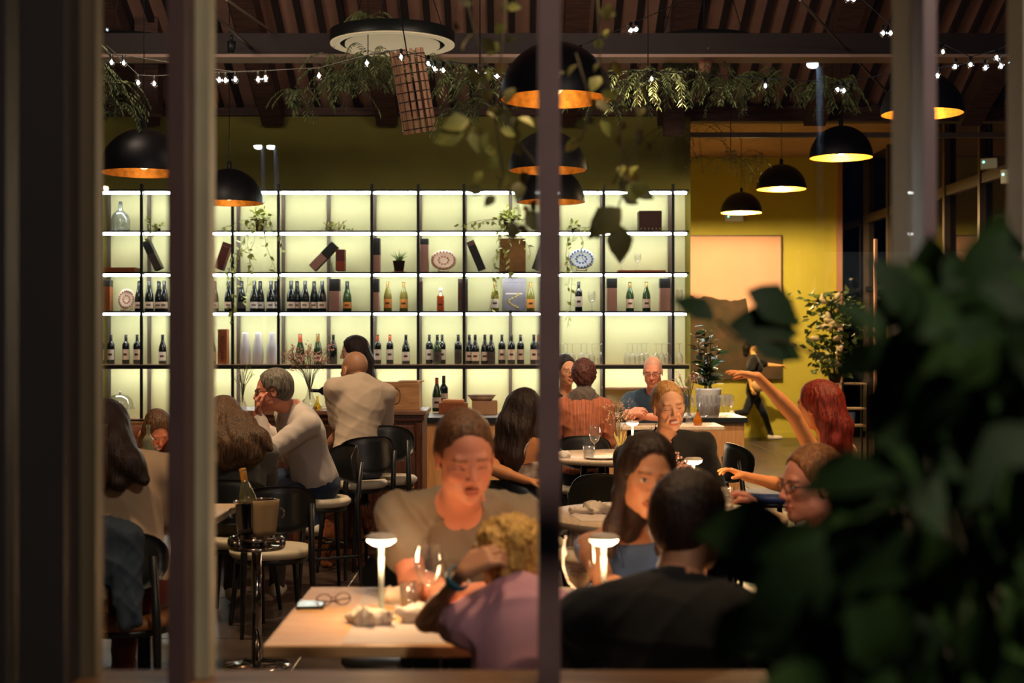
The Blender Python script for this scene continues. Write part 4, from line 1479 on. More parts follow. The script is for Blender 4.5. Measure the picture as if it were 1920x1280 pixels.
# cake stand
t = empty('cake_stand', (sx(225, YF + .1), YF + .1, zz['base'] + .006), 0, 'glass cake stand with a domed cover at the far left of the lower shelf', 'cake stand')
MB().lathe([(0, 0), (.06, 0), (.055, .01), (.012, .02), (.012, .08), (.03, .09), (.145, .095), (.15, .105), (0, .1)], 22).build('stand', M_WG, t)
MB().lathe([(.13, .105), (.135, .13), (.12, .19), (.08, .23), (.02, .245), (0, .245)], 22).build('dome', glassmat('dome_glass', (.97, .98, .97), .14, power=1.3), t)
MB().ball((0, 0, .262), .016, 10, 6).build('knob', M_WHITE, t)


# stemware ------------------------------------------------------------------
def stem_glass(loc, label, group, h=.22, r=.04, inverted=False, name='wine_glass', seg=14, wine=None):
    t = empty(name, loc, 0, label, 'glass', group)
    k = h / .22
    prof = [(.0355, 0), (.034, .003), (.006, .008), (.0038, .02), (.0036, .09 * k), (.008, .098 * k), (r * .62, .112 * k), (r * .95, .145 * k), (r, .165 * k), (r * .95, .195 * k), (r * .82, h)]
    if inverted:
        prof = [(a, h - z) for a, z in prof]
        MB().lathe(prof[5:], seg).build('bowl', M_WG, t)
        MB().lathe(prof[:6], seg).build('stem', M_WG, t)
    else:
        MB().lathe(prof[5:], seg).build('bowl', M_WG, t)
        MB().lathe(prof[:6], seg).build('stem', M_WG, t)
        if wine:
            MB().lathe([(0, .105 * k), (r * .6, .1125 * k), (r * .85, .135 * k), (0, .135 * k)], seg).build('wine', wine, t)
    return t


M_WG2 = M_WG
prot = stem_glass((0, 0, 0), 'clear stem glass standing upside down on the oak shelf at right', 'upturned stem glasses on the oak shelf', .21, .036, True)
n = 0
for px, dy in [(1057, .1), (1073, .1), (1090, .1), (1110, .1), (1126, .1), (1176, .1), (1186, .2), (1195, .1), (1212, .1), (1230, .1), (1252, .1), (1274, .1),
               (1064, .22), (1100, .22), (1203, .22), (1241, .22)]:
    y = YF + dy
    o = prot if n == 0 else copy_tree(prot)
    o.location = (sx(px, y), y, zz['fourth'] + .006)
    o['label'] = 'upturned clear stem glass, %s from the left %son the oak shelf' % (ordn(n if n < 12 else n - 12), '' if n < 12 else 'in the rear row ')
    n += 1
for px in (1166, 1196):
    y = YF + .12
    stem_glass((sx(px, y), y, zz['second'] + .03), ('left' if px < 1180 else 'right') + ' one of two clear glasses on the flat wooden board', 'glasses on the board', .17, .036)
stem_glass((sx(1274, YF + .12), YF + .12, zz['third'] + .006), 'tall clear glass at the right end of the middle shelf', None, .22, .035)
stem_glass((sx(1110, YF + .12), YF + .12, zz['third'] + .006), 'clear glass right of the lone blue-grey bottle on the middle shelf', None, .2, .04)
# items on the base cabinet
zb = zz['base'] + .006
bottle('wine_bottle', 'burgundy', G_GREEN, L_WHITE, C_RED, (sx(819, 13.2), 13.2, .925), 'green bottle with red capsule standing on the bar counter', 'bottle', None, 1.05)
bottle('wine_bottle', 'bordeaux', G_DARK, L_WHITE, C_DARK, (sx(832, 13.3), 13.3, .925), 'black bottle with white label behind the red-capped one on the counter', 'bottle', None, 1.1)

# ------------------------------------------------------------------ bar counter at the right, antique sideboard at the left
YC = 12.35
bc = empty('bar_counter', (0, YC, 0), 0, 'long oak bar counter with a thin black-edged top in front of the shelving', 'counter')
xa, xb = sx(797, YC), sx(1396, YC)
zc = .915
MB().rbox((xa, -.03, zc - .035), (xb + .02, .85, zc), .004).build('countertop', mat('counter_top', c8(96, 76, 60), .35, var=.1), bc)
MB().box((xa, -.034, zc - .045), (xb + .022, -.026, zc - .004)).build('black_edge', M_BLACK, bc)
MB().box((xa, .02, 0), (xb, .83, .1)).build('plinth', M_BLACK, bc)
nx = 5
for k in range(nx):
    x0, x1 = xa + (xb - xa) * k / nx, xa + (xb - xa) * (k + 1) / nx
    MB().rbox((x0 + .002, 0, .1), (x1 - .002, .82, zc - .045), .003).build('front_panel', M_OAKV, bc)
MB().rbox((xa - .04, -.02, .1), (xa - .004, .5, .9), .004).build('side_panel', M_WHITE, bc, 'white end panel')
# wooden bowls and boxes on the counter
t = empty('serving_box', (sx(850, 13), 13, zc), 0, 'open rust wooden serving box on the counter behind the two bottles', 'box')
MB().rbox((-.13, -.08, 0), (.13, .08, .1), .004).build('body', K_WOOD, t)
MB().rbox((-.1, -.06, .1), (.1, .06, .13), .01).build('folded_paper', mat('paper_orange', c8(230, 150, 90), .7), t)
t = empty('wooden_crate', (sx(908, 13), 13, zc), 0, 'plain wooden crate holding two stacked wooden bowls on the counter', 'crate')
for i_, (lo, hi) in enumerate((((-.11, -.1, 0), (.12, -.088, .12)), ((-.11, .088, 0), (.12, .1, .12)), ((-.11, -.088, 0), (-.098, .088, .12)), ((.108, -.088, 0), (.12, .088, .12)), ((-.098, -.088, 0), (.108, .088, .012)))):
    MB().rbox(lo, hi, .003).build('board', K_WOOD if False else mat('crate_pale', c8(190, 140, 98), .6, var=.15), t)
t = empty('wooden_bowl', (sx(903, 13), 13, zc + .12), 0, 'pale wooden bowl resting on the plain crate', 'bowl')
MB().lathe([(0, 0), (.09, 0), (.13, .05), (.125, .05), (.085, .01), (0, .01)], 22).build('shell', M_SHELFW, t)
MB().lathe([(.132, .046), (.136, .05), (.132, .054), (.122, .05)], 22).build('rim', M_SHELFW, t)

YS = 10.45
sb = empty('antique_sideboard', (0, YS, 0), 0, 'dark carved walnut sideboard serving as the bar at left', 'sideboard')
xs0, xs1 = sx(395, YS), sx(792, YS)
zs = CZ - (769 - HOR) / F * YS
MB().rbox((xs0 - .03, -.04, zs - .035), (xs1 + .03, .62, zs), .01).build('top', mat('sideboard_top', c8(120, 84, 62), .3, var=.2), sb)
MB().rbox((xs0 - .015, -.02, zs - .08), (xs1 + .015, .6, zs - .035), .012).build('cornice', M_ANT, sb)
MB().box((xs0, 0, .08), (xs1, .58, zs - .08)).build('body', M_ANT, sb)
MB().rbox((xs0 - .01, -.02, 0), (xs1 + .01, .6, .08), .01).build('plinth', M_ANT, sb)
for k in range(5):
    x0 = xs0 + (xs1 - xs0) * k / 5 + .05
    x1 = xs0 + (xs1 - xs0) * (k + 1) / 5 - .05
    dr = MB().rbox((x0, -.018, .14), (x1, 0.0, zs - .3), .008).build('door', M_ANT, sb)
    MB().rbox((x0 + .04, -.026, .2), (x1 - .04, -.016, zs - .36), .01).build('raised_panel', M_ANT, dr)
    MB().ball((x1 - .02, -.028, .5), .011, 8, 6).build('knob', M_GOLD, dr)
    dw = MB().rbox((x0, -.018, zs - .27), (x1, 0.0, zs - .11), .006).build('drawer', M_ANT, sb)
    MB().ball(((x0 + x1) / 2, -.028, zs - .19), .012, 8, 6).build('knob', M_GOLD, dw)
for k in range(6):
    x0 = xs0 + (xs1 - xs0) * k / 5
    MB().lathe([(.03, .08), (.03, .16), (.02, .18), (.024, .5), (.02, zs - .2), (.03, zs - .16), (.03, zs - .09)], 10, (x0 + (.03 if k == 0 else -.03 if k == 5 else 0), -.012, 0)).build('carved_pilaster', M_ANT, sb)
# wine crate standing on the sideboard
yk = YS + .12
t = empty('wine_crate', (sx(742, yk), yk, zs), 0, 'pale wooden wine crate with a burnt round stamp on the sideboard', 'crate')
KR = mat('crate_wood', c8(176, 130, 84), .6, color2=c8(146, 102, 62), vscale=5, stretch=(1, 10, 10))
W2, H2 = .175, .20
MB().rbox((-W2, 0, 0), (W2, .012, H2), .002).build('front_board', KR, t)
MB().rbox((-W2, .26, 0), (W2, .272, H2), .002).build('rear_board', KR, t)
MB().rbox((-W2, .012, 0), (-W2 + .014, .26, H2 + .01), .002).build('end_board', KR, t)
MB().rbox((W2 - .014, .012, 0), (W2, .26, H2 + .01), .002).build('end_board', mat('crate_end', c8(216, 182, 142), .6), t)
MB().rbox((-W2 + .014, .012, 0), (W2 - .014, .26, .01), .001).build('bottom_board', KR, t)
MB().rbox((W2 - .16, .03, H2 + .002), (W2 + .02, .25, H2 + .012), .002).build('loose_lid', KR, t)
pts = []
for k in range(33):
    a = 2 * math.pi * k / 32
    sgn = lambda v: (abs(v) ** .6) * (1 if v >= 0 else -1)
    pts.append((.062 * sgn(math.cos(a)) - .03, -.001, .1 + .06 * sgn(math.sin(a))))
MB().tube(pts, .0028, 4).build('stamp_ring', M_INK, t)
text('lettering', 'AMANO\nLIRIO', M_INK, (-.03, -.0005, .1), (R(90), 0, 0), .026, t)
text('lettering', 'MARZO', M_INK, (-.03, -.0005, .058), (R(90), 0, 0), .018, t)

# dried flower vase on the sideboard at left of the bald man
def spray(name, loc, label, vase_m, vprof, h, rad, n, seed, fm, fs=.012, liquid=None, group=None, stems=M_STEM, cat='flowers', sub=3):
    r_ = random.Random(seed)
    t = empty(name, loc, 0, label, cat, group)
    MB().lathe(vprof, 18).build('vase', vase_m, t)
    vh = max(z for _, z in vprof)
    st, fl_ = MB(), MB()
    for i in range(n):
        a = r_.uniform(0, 6.28)
        rr = rad * r_.random() ** .6
        tip = Vector((math.cos(a) * rr, math.sin(a) * rr * .6, vh + h * r_.uniform(.55, 1)))
        mid = Vector((tip.x * .3, tip.y * .3, vh + (tip.z - vh) * .5))
        st.tube([(tip.x * .02, 0, vh * .5), (tip.x * .05, 0, vh), mid, tip], .0014, 4, caps=False)
        for k in range(sub):
            q = tip + Vector((r_.gauss(0, .02), r_.gauss(0, .02), r_.gauss(0, .025)))
            st.tube([mid.lerp(tip, .6), q], .0009, 3, caps=False)
            for kk in range(3):
                p_ = q + Vector((r_.gauss(0, .009), r_.gauss(0, .009), r_.gauss(0, .009)))
                fl_.ball(p_, fs * r_.uniform(.5, 1) * .5, 5, 4)
    st.build('stems', stems, t, kind='stuff')
    fl_.build('blossoms', fm, t, kind='stuff')
    if liquid:
        MB().lathe([(r * .92, z) for r, z in vprof if z < vh * .55] + [(0, vh * .5)], 14).build('water', liquid, t)
    return t


M_PINKF = mat('dried_pink', c8(206, 150, 140), .8)
VP = [(0, 0), (.05, 0), (.062, .03), (.06, .06), (.03, .1), (.02, .13), (.022, .15)]
spray('flower_vase', (sx(581, YS + .1), YS + .1, zs), 'pink dried gypsophila in a clear round vase on the sideboard', M_WG, VP, .32, .19, 34, 3, M_PINKF, .014)
spray('flower_vase', (sx(455, YS + .3), YS + .3, zs), 'thin grassy stems behind the man in spectacles', M_WG, [(r * .5, z * .6) for r, z in VP], .25, .1, 16, 4, M_VINE, .006)
t = empty('amber_bud_vase', (sx(595, YS), YS, zs), 0, 'small yellow glass bud vase in front of the dried pink flowers', 'vase')
MB().lathe([(0, 0), (.02, 0), (.032, .015), (.03, .035), (.012, .06), (.008, .1), (.011, .105)], 14).build('body', glassmat('yellow_glass', (.95, .8, .3), .12, power=2), t)
MB().lathe([(0, .006), (.026, .01), (.026, .03), (0, .032)], 12).build('water', glassmat('amber_water', (.9, .7, .2), .03), t)
simple('menu_holder', (sx(617, YS), YS + .02, zs), (sx(634, YS), YS + .1, zs + .03), K_BLK, 'small black box on the sideboard behind the bald man', 'box', bev=.004)
simple('paper_sheet', (sx(598, YS), YS + .1, zs), (sx(616, YS), YS + .3, zs + .012), M_PAPER, 'stack of white paper beside the black box on the sideboard', 'paper', bev=.002)
# yellow drink and phone screen by the man in spectacles
yq = YS - .02
t = empty('drinking_glass', (sx(488, 10.5), 10.5, zs), 0, 'tall glass of pale yellow drink near the spectacled man', 'glass')
MB().lathe([(0, 0), (.026, 0), (.03, .15)], 14).build('tumbler', M_WG, t)
MB().lathe([(0, .006), (.024, .006), (.027, .1), (0, .1)], 14).build('drink', mat('lemon_drink', c8(235, 200, 110), .3), t)

# white pot with ficus, wine glasses on the right counter
t = empty('potted_ficus', (sx(1328, 12.9), 12.9, zc), 0, 'rubber plant with big glossy leaves in a white pot on the counter end', 'plant')
MB().lathe([(0, 0), (.1, 0), (.118, .22), (.123, .235), (.113, .235), (.108, .2), (0, .2)], 24).build('pot', M_WHITE, t)
r_ = random.Random(9)
fic = leaf_mesh('ficus_leaf', .15, .075, mat('ficus_green', c8(48, 74, 44), .25, var=.3, spec=.7), .2, .25)
st = MB()
for s_ in range(6):
    a = r_.uniform(0, 6.28)
    base = Vector((math.cos(a) * .03, math.sin(a) * .03, .2))
    top = Vector((r_.uniform(-.13, .10), r_.uniform(-.1, .1), r_.uniform(.6, .82)))
    st.tube([base, base.lerp(top, .5) + Vector((0, 0, .02)), top], [.007, .006, .003], 5)
    for k in range(13):
        f_ = .12 + .88 * k / 12
        q = base.lerp(top, f_)
        a = k * 2.3 + s_
        put_leaf(fic, q, (math.cos(a), math.sin(a), .55 + r_.uniform(-.3, .3)), r_.uniform(-.6, .6), r_.uniform(.8, 1.15) * (1.1 - .45 * f_), t)
st.build('branch', M_STEM, t)
prot = stem_glass((0, 0, 0), 'clear champagne glass in the cluster around the white pot on the counter', 'champagne glasses on the counter end', .19, .028, False, 'champagne_glass')
pos = [(1283, 12.42), (1294, 12.5), (1303, 12.4), (1312, 12.52), (1321, 12.42), (1330, 12.55), (1338, 12.43), (1347, 12.52), (1355, 12.42), (1364, 12.55), (1371, 12.45), (1289, 12.7), (1367, 12.75), (1358, 12.68)]
for i, (px, y) in enumerate(pos):
    o = prot if i == 0 else copy_tree(prot)
    o.location = (sx(px, y), y, zc)
    o['label'] = 'clear champagne glass, %s from the left in the cluster by the white pot' % ordn(sorted(p_[0] for p_ in pos).index(px))
# pale raised table ledge in front of the counter
t = empty('high_table', (P(1262, 0, 11.3).x, 11.3, 0), 0, 'pale high table jutting out before the oak counter', 'table')
xh = P(1357, 0, 11.3).x - t.location.x
MB().rbox((-1.1, -.05, .87), (xh, .5, .9), .005).build('tabletop', M_OAKT, t)
for x_ in (-.9, xh - .3):
    MB().tube([(x_, .22, 0), (x_, .22, .87)], .025, 10).build('leg', M_BLACK, t)
    MB().lathe([(0, 0), (.2, 0), (.2, .01), (0, .02)], 20, (x_, .22, 0)).build('foot', M_BLACK, t)
t = empty('amber_bottle', (P(1308, 0, 11.38).x, 11.38, .9), 0, 'small cut amber glass bottle on the pale high table', 'bottle')
MB().lathe([(0, 0), (.03, 0), (.04, .02), (.036, .05), (.015, .085), (.008, .11), (0, .115)], 7, smooth=False).build('body', mat('amber_glass', c8(170, 92, 20), .1, spec=.9), t)
MB().lathe([(0, .115), (.006, .112), (.008, .125), (0, .13)], 8).build('stopper', K_BLK, t)
spray('flower_vase', (P(1292, 0, 11.6).x, 11.6, .9), 'bare rosy twigs in a clear vase behind the smiling woman', M_WG, [(r * .5, z * .8) for r, z in VP], .27, .13, 16, 7, M_PINKF, .01)

# big painting on the far wall -------------------------------------------
yp = 23.54
x0, x1 = P(1290, 0, yp).x, P(1464, 0, yp).x
z0, z1_ = P(0, 708, yp).z, P(0, 443, yp).z
t = empty('wall_painting', ((x0 + x1) / 2, yp, z0), 0, 'huge framed canvas, peach above and dark green below, on the lime wall', 'painting')
w_, h_ = (x1 - x0) / 2, z1_ - z0
MB().box((-w_, 0, 0), (w_, .04, h_)).build('canvas', mat('canvas_peach', c8(240, 186, 156), .8, var=.06, vscale=2), t)
hb_ = P(0, 562, yp).z - z0
b = MB()
r_ = random.Random(2)
top = [(-w_ + 2 * w_ * k / 24, hb_ + r_.uniform(-.03, .03) + (.04 if k < 8 else 0) - (.35 if k > 15 else 0)) for k in range(25)]
vs = [(x_, -.004, 0) for x_, _ in top] + [(x_, -.004, z_) for x_, z_ in top]
b.add(vs, [(k, k + 1, k + 26, k + 25) for k in range(24)])
b.build('painted_ground', mat('paint_dark_green', c8(58, 56, 34), .8, color2=c8(92, 70, 50), vscale=3), t)
for a in ((-w_ - .02, -.02, -.02, -w_, .05, h_ + .02), (w_, -.02, -.02, w_ + .02, .05, h_ + .02), (-w_, -.02, h_, w_, .05, h_ + .02), (-w_, -.02, -.02, w_, .05, 0)):
    MB().box(a[:3], a[3:]).build('frame_strip', M_POSTIN, t)

# exit signs
def exit_sign(loc, label, rz=0, wd=.16):
    t = empty('exit_sign', loc, rz, label, 'sign')
    MB().rbox((-wd, -.03, -.07), (wd, .03, .07), .006).build('housing', mat('sign_housing', c8(205, 190, 170), .5), t)
    MB().box((-wd * .92, -.033, -.058), (wd * .92, -.029, .058)).build('face_panel', mat('sign_face', c8(190, 190, 170), .5, emit=c8(200, 180, 140), es=.12), t)
    MB().ball((-wd * .6, -.034, .02), .012, 8, 6, (1, .4, 1)).build('indicator_light', mat('green_led', (.1, .6, .4), emit=(.2, 1, .7), es=5), t)
    if loc[1] < 20:
        MB().tube([(0, 0, .07), (0, 0, (cz(loc[1]) if loc[1] < YB else 4.65) - loc[2])], .006, 6).build('hanger', M_BLACK, t)
    return t


exit_sign(P(1376, 408, 23.56), 'small exit sign hanging below the farthest domed lamp')
exit_sign(P(1855, 307, 17.0), 'white exit sign with a green light high at right', -.5, .1)
exit_sign(P(1889, 331, 14.0), 'second pale sign partly hidden by the right edge post', -.5, .06)


# ------------------------------------------------------------------ pendants
def pendant(px, py_rim, dia_px, label, power, lw=None, D=.6):
    d = D * F / dia_px
    c = P(px, py_rim, d)
    r = D / 2
    t = empty('dome_pendant', c, 0, label, 'pendant lamp')
    h = r * 1.02
    prof = [(r * math.cos(a), h * math.sin(a)) for a in [math.pi / 2 * k / 12 for k in range(13)]]
    prof[-1] = (.001, h)
    MB().lathe(prof, 32).build('outer_shade', M_DOME, t)
    MB().lathe([(x_ * .975, z_ * .97 + .001) for x_, z_ in prof][::-1], 32).build('gold_lining', M_GOLD, t)
    MB().lathe([(.02, h - .01), (.022, h + .05), (.008, h + .07), (0, h + .07)], 10).build('cap', M_BLACK, t)
    zt = cz(c.y) if c.y < YB else 4.66
    if c.y < 8.4:
        zt = 4.4 + (c.y - 2.7) / 5.7 * 2.5
    MB().tube([(0, 0, h + .06), (0, 0, zt - c.z)], .004, 5).build('cord', M_BLACK, t)
    es = power * 2.2
    MB().ball((0, 0, r * .22), .04, 12, 8).build('bulb', mat('bulb_%d' % int(power * 10), (1, 1, 1), emit=(1, .68, .34), es=es), t)
    l = light('POINT', 'lamp_light', (0, 0, r * .10), lw or power * 9, (1, .68, .34), .05, parent=t)
    return t


pendant(270, 325, 164, 'leftmost and largest black dome lamp above the left shelves', .25)
pendant(430, 381, 127, 'black dome lamp just right of the second mullion', .3)
pendant(1042, 187, 212, 'nearest dome lamp crossing the central mullion, its gold lining showing', .5)
pendant(1027, 320, 147, 'dome lamp half hidden by vine and central mullion, middle of three', .3)
pendant(1033, 379, 128, 'lowest of three dome lamps in line behind the central mullion', .3)
pendant(1729, 214, 153, 'gold-lined dome lamp behind the right mullion', 2.5)
pendant(1577, 296, 118, 'large glowing dome lamp nearest the right mullion', 7)
pendant(1465, 355, 93, 'medium glowing dome lamp, second of the right row', 12, 180)
pendant(1390, 399, 77, 'smallest glowing dome lamp, above the big painting', 16, 900)

# ------------------------------------------------------------------ string lights
M_BULB = mat('string_bulb_core', (1, 1, 1), emit=(.80, .93, 1.0), es=42)
M_BULBW = mat('string_bulb_core_warm', (1, 1, 1), emit=(1.0, .82, .72), es=26)
M_GLOBE = glassmat('globe_glass', (.96, .98, 1), .22, power=1.4)
pts = [(209, 117), (232, 118), (259, 155), (289, 157), (378, 142), (423, 151), (441, 149), (484, 149), (498, 147), (598, 142), (688, 118), (752, 107), (803, 119), (815, 129),
       (831, 132), (892, 135), (910, 139), (932, 143), (954, 145), (975, 126), (995, 129), (1075, 103), (1088, 100), (1077, 155), (1090, 154), (1183, 57), (1193, 55), (1222, 148),
       (1435, 161), (1571, 168), (1582, 170), (1656, 62), (1670, 62), (1768, 97), (1791, 125), (1820, 121), (1848, 127), (1869, 108), (1877, 124), (1897, 102), (1895, 116), (1706, 144), (1758, 142),
       (1590, -2), (1601, -1), (44, 146), (411, 150)]
pr0 = {}
rank = {i: k for k, i in enumerate(sorted(range(len(pts)), key=lambda j: pts[j][0]))}
for i, (px, py) in enumerate(pts):
    d = 8.28
    c = P(px, py, d)
    warm = i % 2 == 1
    if warm not in pr0:
        t = empty('string_light_bulb', c, 0, 'small round %s bulb hanging from the string light wires under the ceiling' % ('warm white' if warm else 'cool white'), 'light bulb', 'string light bulbs')
        MB().ball((0, 0, 0), .021, 12, 9, (1, 1, 1.15)).build('globe', M_GLOBE, t)
        MB().ball((0, 0, 0), .0085, 8, 6, (1, 1, 1.4)).build('filament', M_BULBW if warm else M_BULB, t)
        MB().lathe([(.009, .02), (.01, .045), (.003, .05), (0, .05)], 8).build('socket', M_BLACK, t)
        pr0[warm] = t
    else:
        t = copy_tree(pr0[warm], loc=c)
    t['label'] = '%s white string bulb, %s bulb from the left along the wires' % ('warm' if warm else 'cool', ordn(rank[i]))
W = mat('wire_dark', c8(60, 62, 66), .5)
def wire(pp, label, dz=.045):
    tag(MB().tube([P(x_, y_, 8.28) + Vector((0, 0, dz)) for x_, y_ in pp], .0028, 4).build('string_light_wire', W), label, 'wire')
wire([(-60, 90), (44, 146), (130, 108), (209, 117), (232, 118), (330, 134), (378, 142), (441, 149), (498, 147), (598, 142), (688, 118), (752, 107)], 'long sagging wire of the string lights at left')
wire([(752, 107), (815, 129), (892, 135), (954, 145), (995, 129), (1088, 101), (1193, 55), (1320, 0)], 'string light wire rising to the right across the central mullion')
wire([(1560, -30), (1601, -1), (1670, 62), (1768, 97), (1820, 121), (1869, 108), (1960, 70)], 'string light wire dropping from the top at right')
wire([(975, 126), (1077, 155), (1222, 148), (1435, 161), (1582, 170), (1706, 144), (1758, 142), (1848, 127), (1960, 95)], 'long low wire of the string lights running right')
wire([(200, 100), (259, 155), (289, 157), (411, 150), (484, 149)], 'short lower wire of the string lights at left')


# ------------------------------------------------------------------ ring planters and ferns
def ring(px, py, wpx, label, D=1.0, m=None, inner=True, th=.09):
    d = D * F / wpx
    c = P(px, py, d)
    r = D / 2
    t = empty('ring_chandelier', c, 0, label, 'ring planter')
    m = m or mat('ring_cream_glow', c8(205, 186, 140), .6, emit=(1, .78, .48), es=.28)  # faint glow stands in for light falling on the underside
    MB().lathe([(r, 0), (r, th), (r * .96, th), (r * .84, .0), (r, 0)], 44).build('rim', M_BLACK, t)
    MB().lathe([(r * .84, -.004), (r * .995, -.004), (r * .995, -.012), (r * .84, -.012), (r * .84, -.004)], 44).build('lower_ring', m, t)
    if inner:
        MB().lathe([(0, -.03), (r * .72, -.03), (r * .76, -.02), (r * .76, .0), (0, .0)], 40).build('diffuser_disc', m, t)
    for k in range(3):
        a = 2.1 * k + .4
        MB().tube([(r * .9 * math.cos(a), r * .9 * math.sin(a), th), (.1 * math.cos(a), .1 * math.sin(a), 1.1)], .004, 4).build('suspension_wire', M_BLACK, t)
    return t


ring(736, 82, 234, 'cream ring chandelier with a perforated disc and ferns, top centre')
MD = mat('ring_dark', c8(46, 38, 34), .6)
ring(248, 98, 205, 'dark hanging ring at upper left behind the fern', 1.0, MD, False)
ring(1318, 96, 210, 'dark hanging ring planter at upper right carrying the trailing plants', 1.0, MD, False)
ring(1030, 82, 120, 'dark hanging ring behind the central mullion', .7, MD, False)

# slatted cage lantern, tilted
d = 10.2
c = P(776, 178, d)
t = empty('slatted_lantern', c, 0, 'tilted cage of pale wooden slats bound with wire hanging below the ring', 'lantern')
t.rotation_euler = (R(8), R(-9), 0)
hh_, rr_ = .27, .115
for k in range(15):
    a = 2 * math.pi * k / 15
    M = Matrix.Translation((rr_ * math.cos(a), rr_ * math.sin(a), 0)) @ Matrix.Rotation(a, 4, 'Z')
    MB().rbox((-.005, -.012, -hh_), (.005, .012, hh_ + .05), .002, M).build('slat', mat('slat_wood', c8(196, 150, 118), .6, var=.2), t)
for k in range(9):
    z_ = -hh_ + .03 + k * .065
    MB().tube([(rr_ * 1.09 * math.cos(a), rr_ * 1.09 * math.sin(a), z_) for a in [2 * math.pi * j / 24 for j in range(25)]], .003, 4).build('wire_hoop', M_BLACK, t)
MB().tube([(0, 0, hh_), (0, 0, 1.2)], .005, 5).build('cord', M_BLACK, t)


def fern_cluster(name, spots, label, seed, n=26, L=.35, m=M_FERN, ls=.05, cat='hanging plant'):
    """feathery hanging plant: arching fronds lined with narrow leaflets"""
    r_ = random.Random(seed)
    c = spots[0][0]
    t = empty(name, c, 0, label, cat)
    MB().tube([(0, 0, 0), (0, 0, min(1.9, cz(c.y) - c.z))], .004, 5).build('suspension_wire', M_BLACK, t)
    b, st = MB(), MB()
    for (q, w_, cnt) in spots:
        q = q - c
        for i in range(cnt):
            a = r_.uniform(0, 6.28)
            p0 = q + Vector((r_.gauss(0, w_ * .4), r_.gauss(0, .12), r_.gauss(0, .03)))
            l_ = L * r_.uniform(.5, 1.1)
            ph = [p0]
            v = Vector((math.cos(a), math.sin(a) * .6, r_.uniform(.1, .9)))
            for k in range(7):
                ph.append(ph[-1] + v.normalized() * l_ / 7)
                v = v + Vector((0, 0, -.42))
            st.tube(ph, .0016, 3, caps=False)
            pts_ = []
            for k in range(1, 8):
                dr = (ph[k] - ph[k - 1]).normalized()
                sdv = dr.cross(Vector((0, 0, 1)))
                sdv = sdv.normalized() if sdv.length > .01 else Vector((1, 0, 0))
                for s_ in (-1, 1):
                    for h_2 in (0, .5):
                        pts_.append((ph[k - 1].lerp(ph[k], h_2), dr * .7 + sdv * s_ + Vector((0, 0, -.25))))
            leaf_stuff(b, pts_, ls, ls * .24, r_)
    b.build('fronds', m, t, kind='stuff')
    st.build('stems', M_STEM, t, kind='stuff')
    return t


fern_cluster('hanging_fern', [(P(690, 120, 11), .28, 46), (P(640, 150, 11.1), .22, 26), (P(800, 120, 11), .28, 30), (P(690, 40, 11.6), .1, 16), (P(560, 175, 11.8), .15, 12)],
             'feathery fern hanging from the cream ring chandelier', 21, L=.42)
fern_cluster('hanging_fern', [(P(165, 150, 9.5), .12, 26), (P(200, 190, 9.6), .14, 18), (P(160, 110, 9.5), .1, 12)], 'dark feathery fern hanging at upper left beside the first mullion', 22, L=.38)
fern_cluster('hanging_fern', [(P(1215, 150, 10), .25, 34), (P(1150, 170, 10.2), .2, 20)], 'loose fern hanging just right of the central mullion lamp', 23, L=.4)
fern_cluster('hanging_fern', [(P(1320, 115, 12.3), .35, 40), (P(1430, 150, 12), .22, 24), (P(1350, 160, 12), .25, 26)], 'fern trailing from the dark ring at upper right', 24, L=.42)
fern_cluster('hanging_fern', [(P(1560, 165, 12.2), .18, 26), (P(1530, 165, 12.2), .1, 10)], 'small fern beside the mirrored street lamp at upper right', 25, L=.36)
fern_cluster('hanging_fern', [(P(1370, 300, 14), .3, 12), (P(1290, 250, 14), .3, 12)], 'sparse fern threads in front of the olive wall above the painting', 26, L=.6, ls=.035)
fern_cluster('hanging_fern', [(P(900, 150, 9.8), .2, 22), (P(880, 200, 9.8), .15, 12)], 'dim fern left of the nearest dome lamp', 27, L=.4)
for px, py, d, lab in ((1322, 118, 12.0, 'small pink pot hanging in the ferns at upper right'),):
    t = empty('hanging_pot', P(px, py, d), 0, lab, 'pot')
    MB().lathe([(0, -.08), (.045, -.08), (.07, .06), (.075, .06), (.06, .04), (0, .04)], 16).build('body', mat('pot_pink', c8(214, 150, 130), .6), t)
    b = MB()
    leaf_stuff(b, [((rnd.uniform(-.05, .05), rnd.uniform(-.03, .03), .04), (rnd.uniform(-1, 1), rnd.uniform(-1, 1), 1)) for _ in range(24)], .11, .03, rnd)
    b.build('foliage', M_VINE, t, kind='stuff')

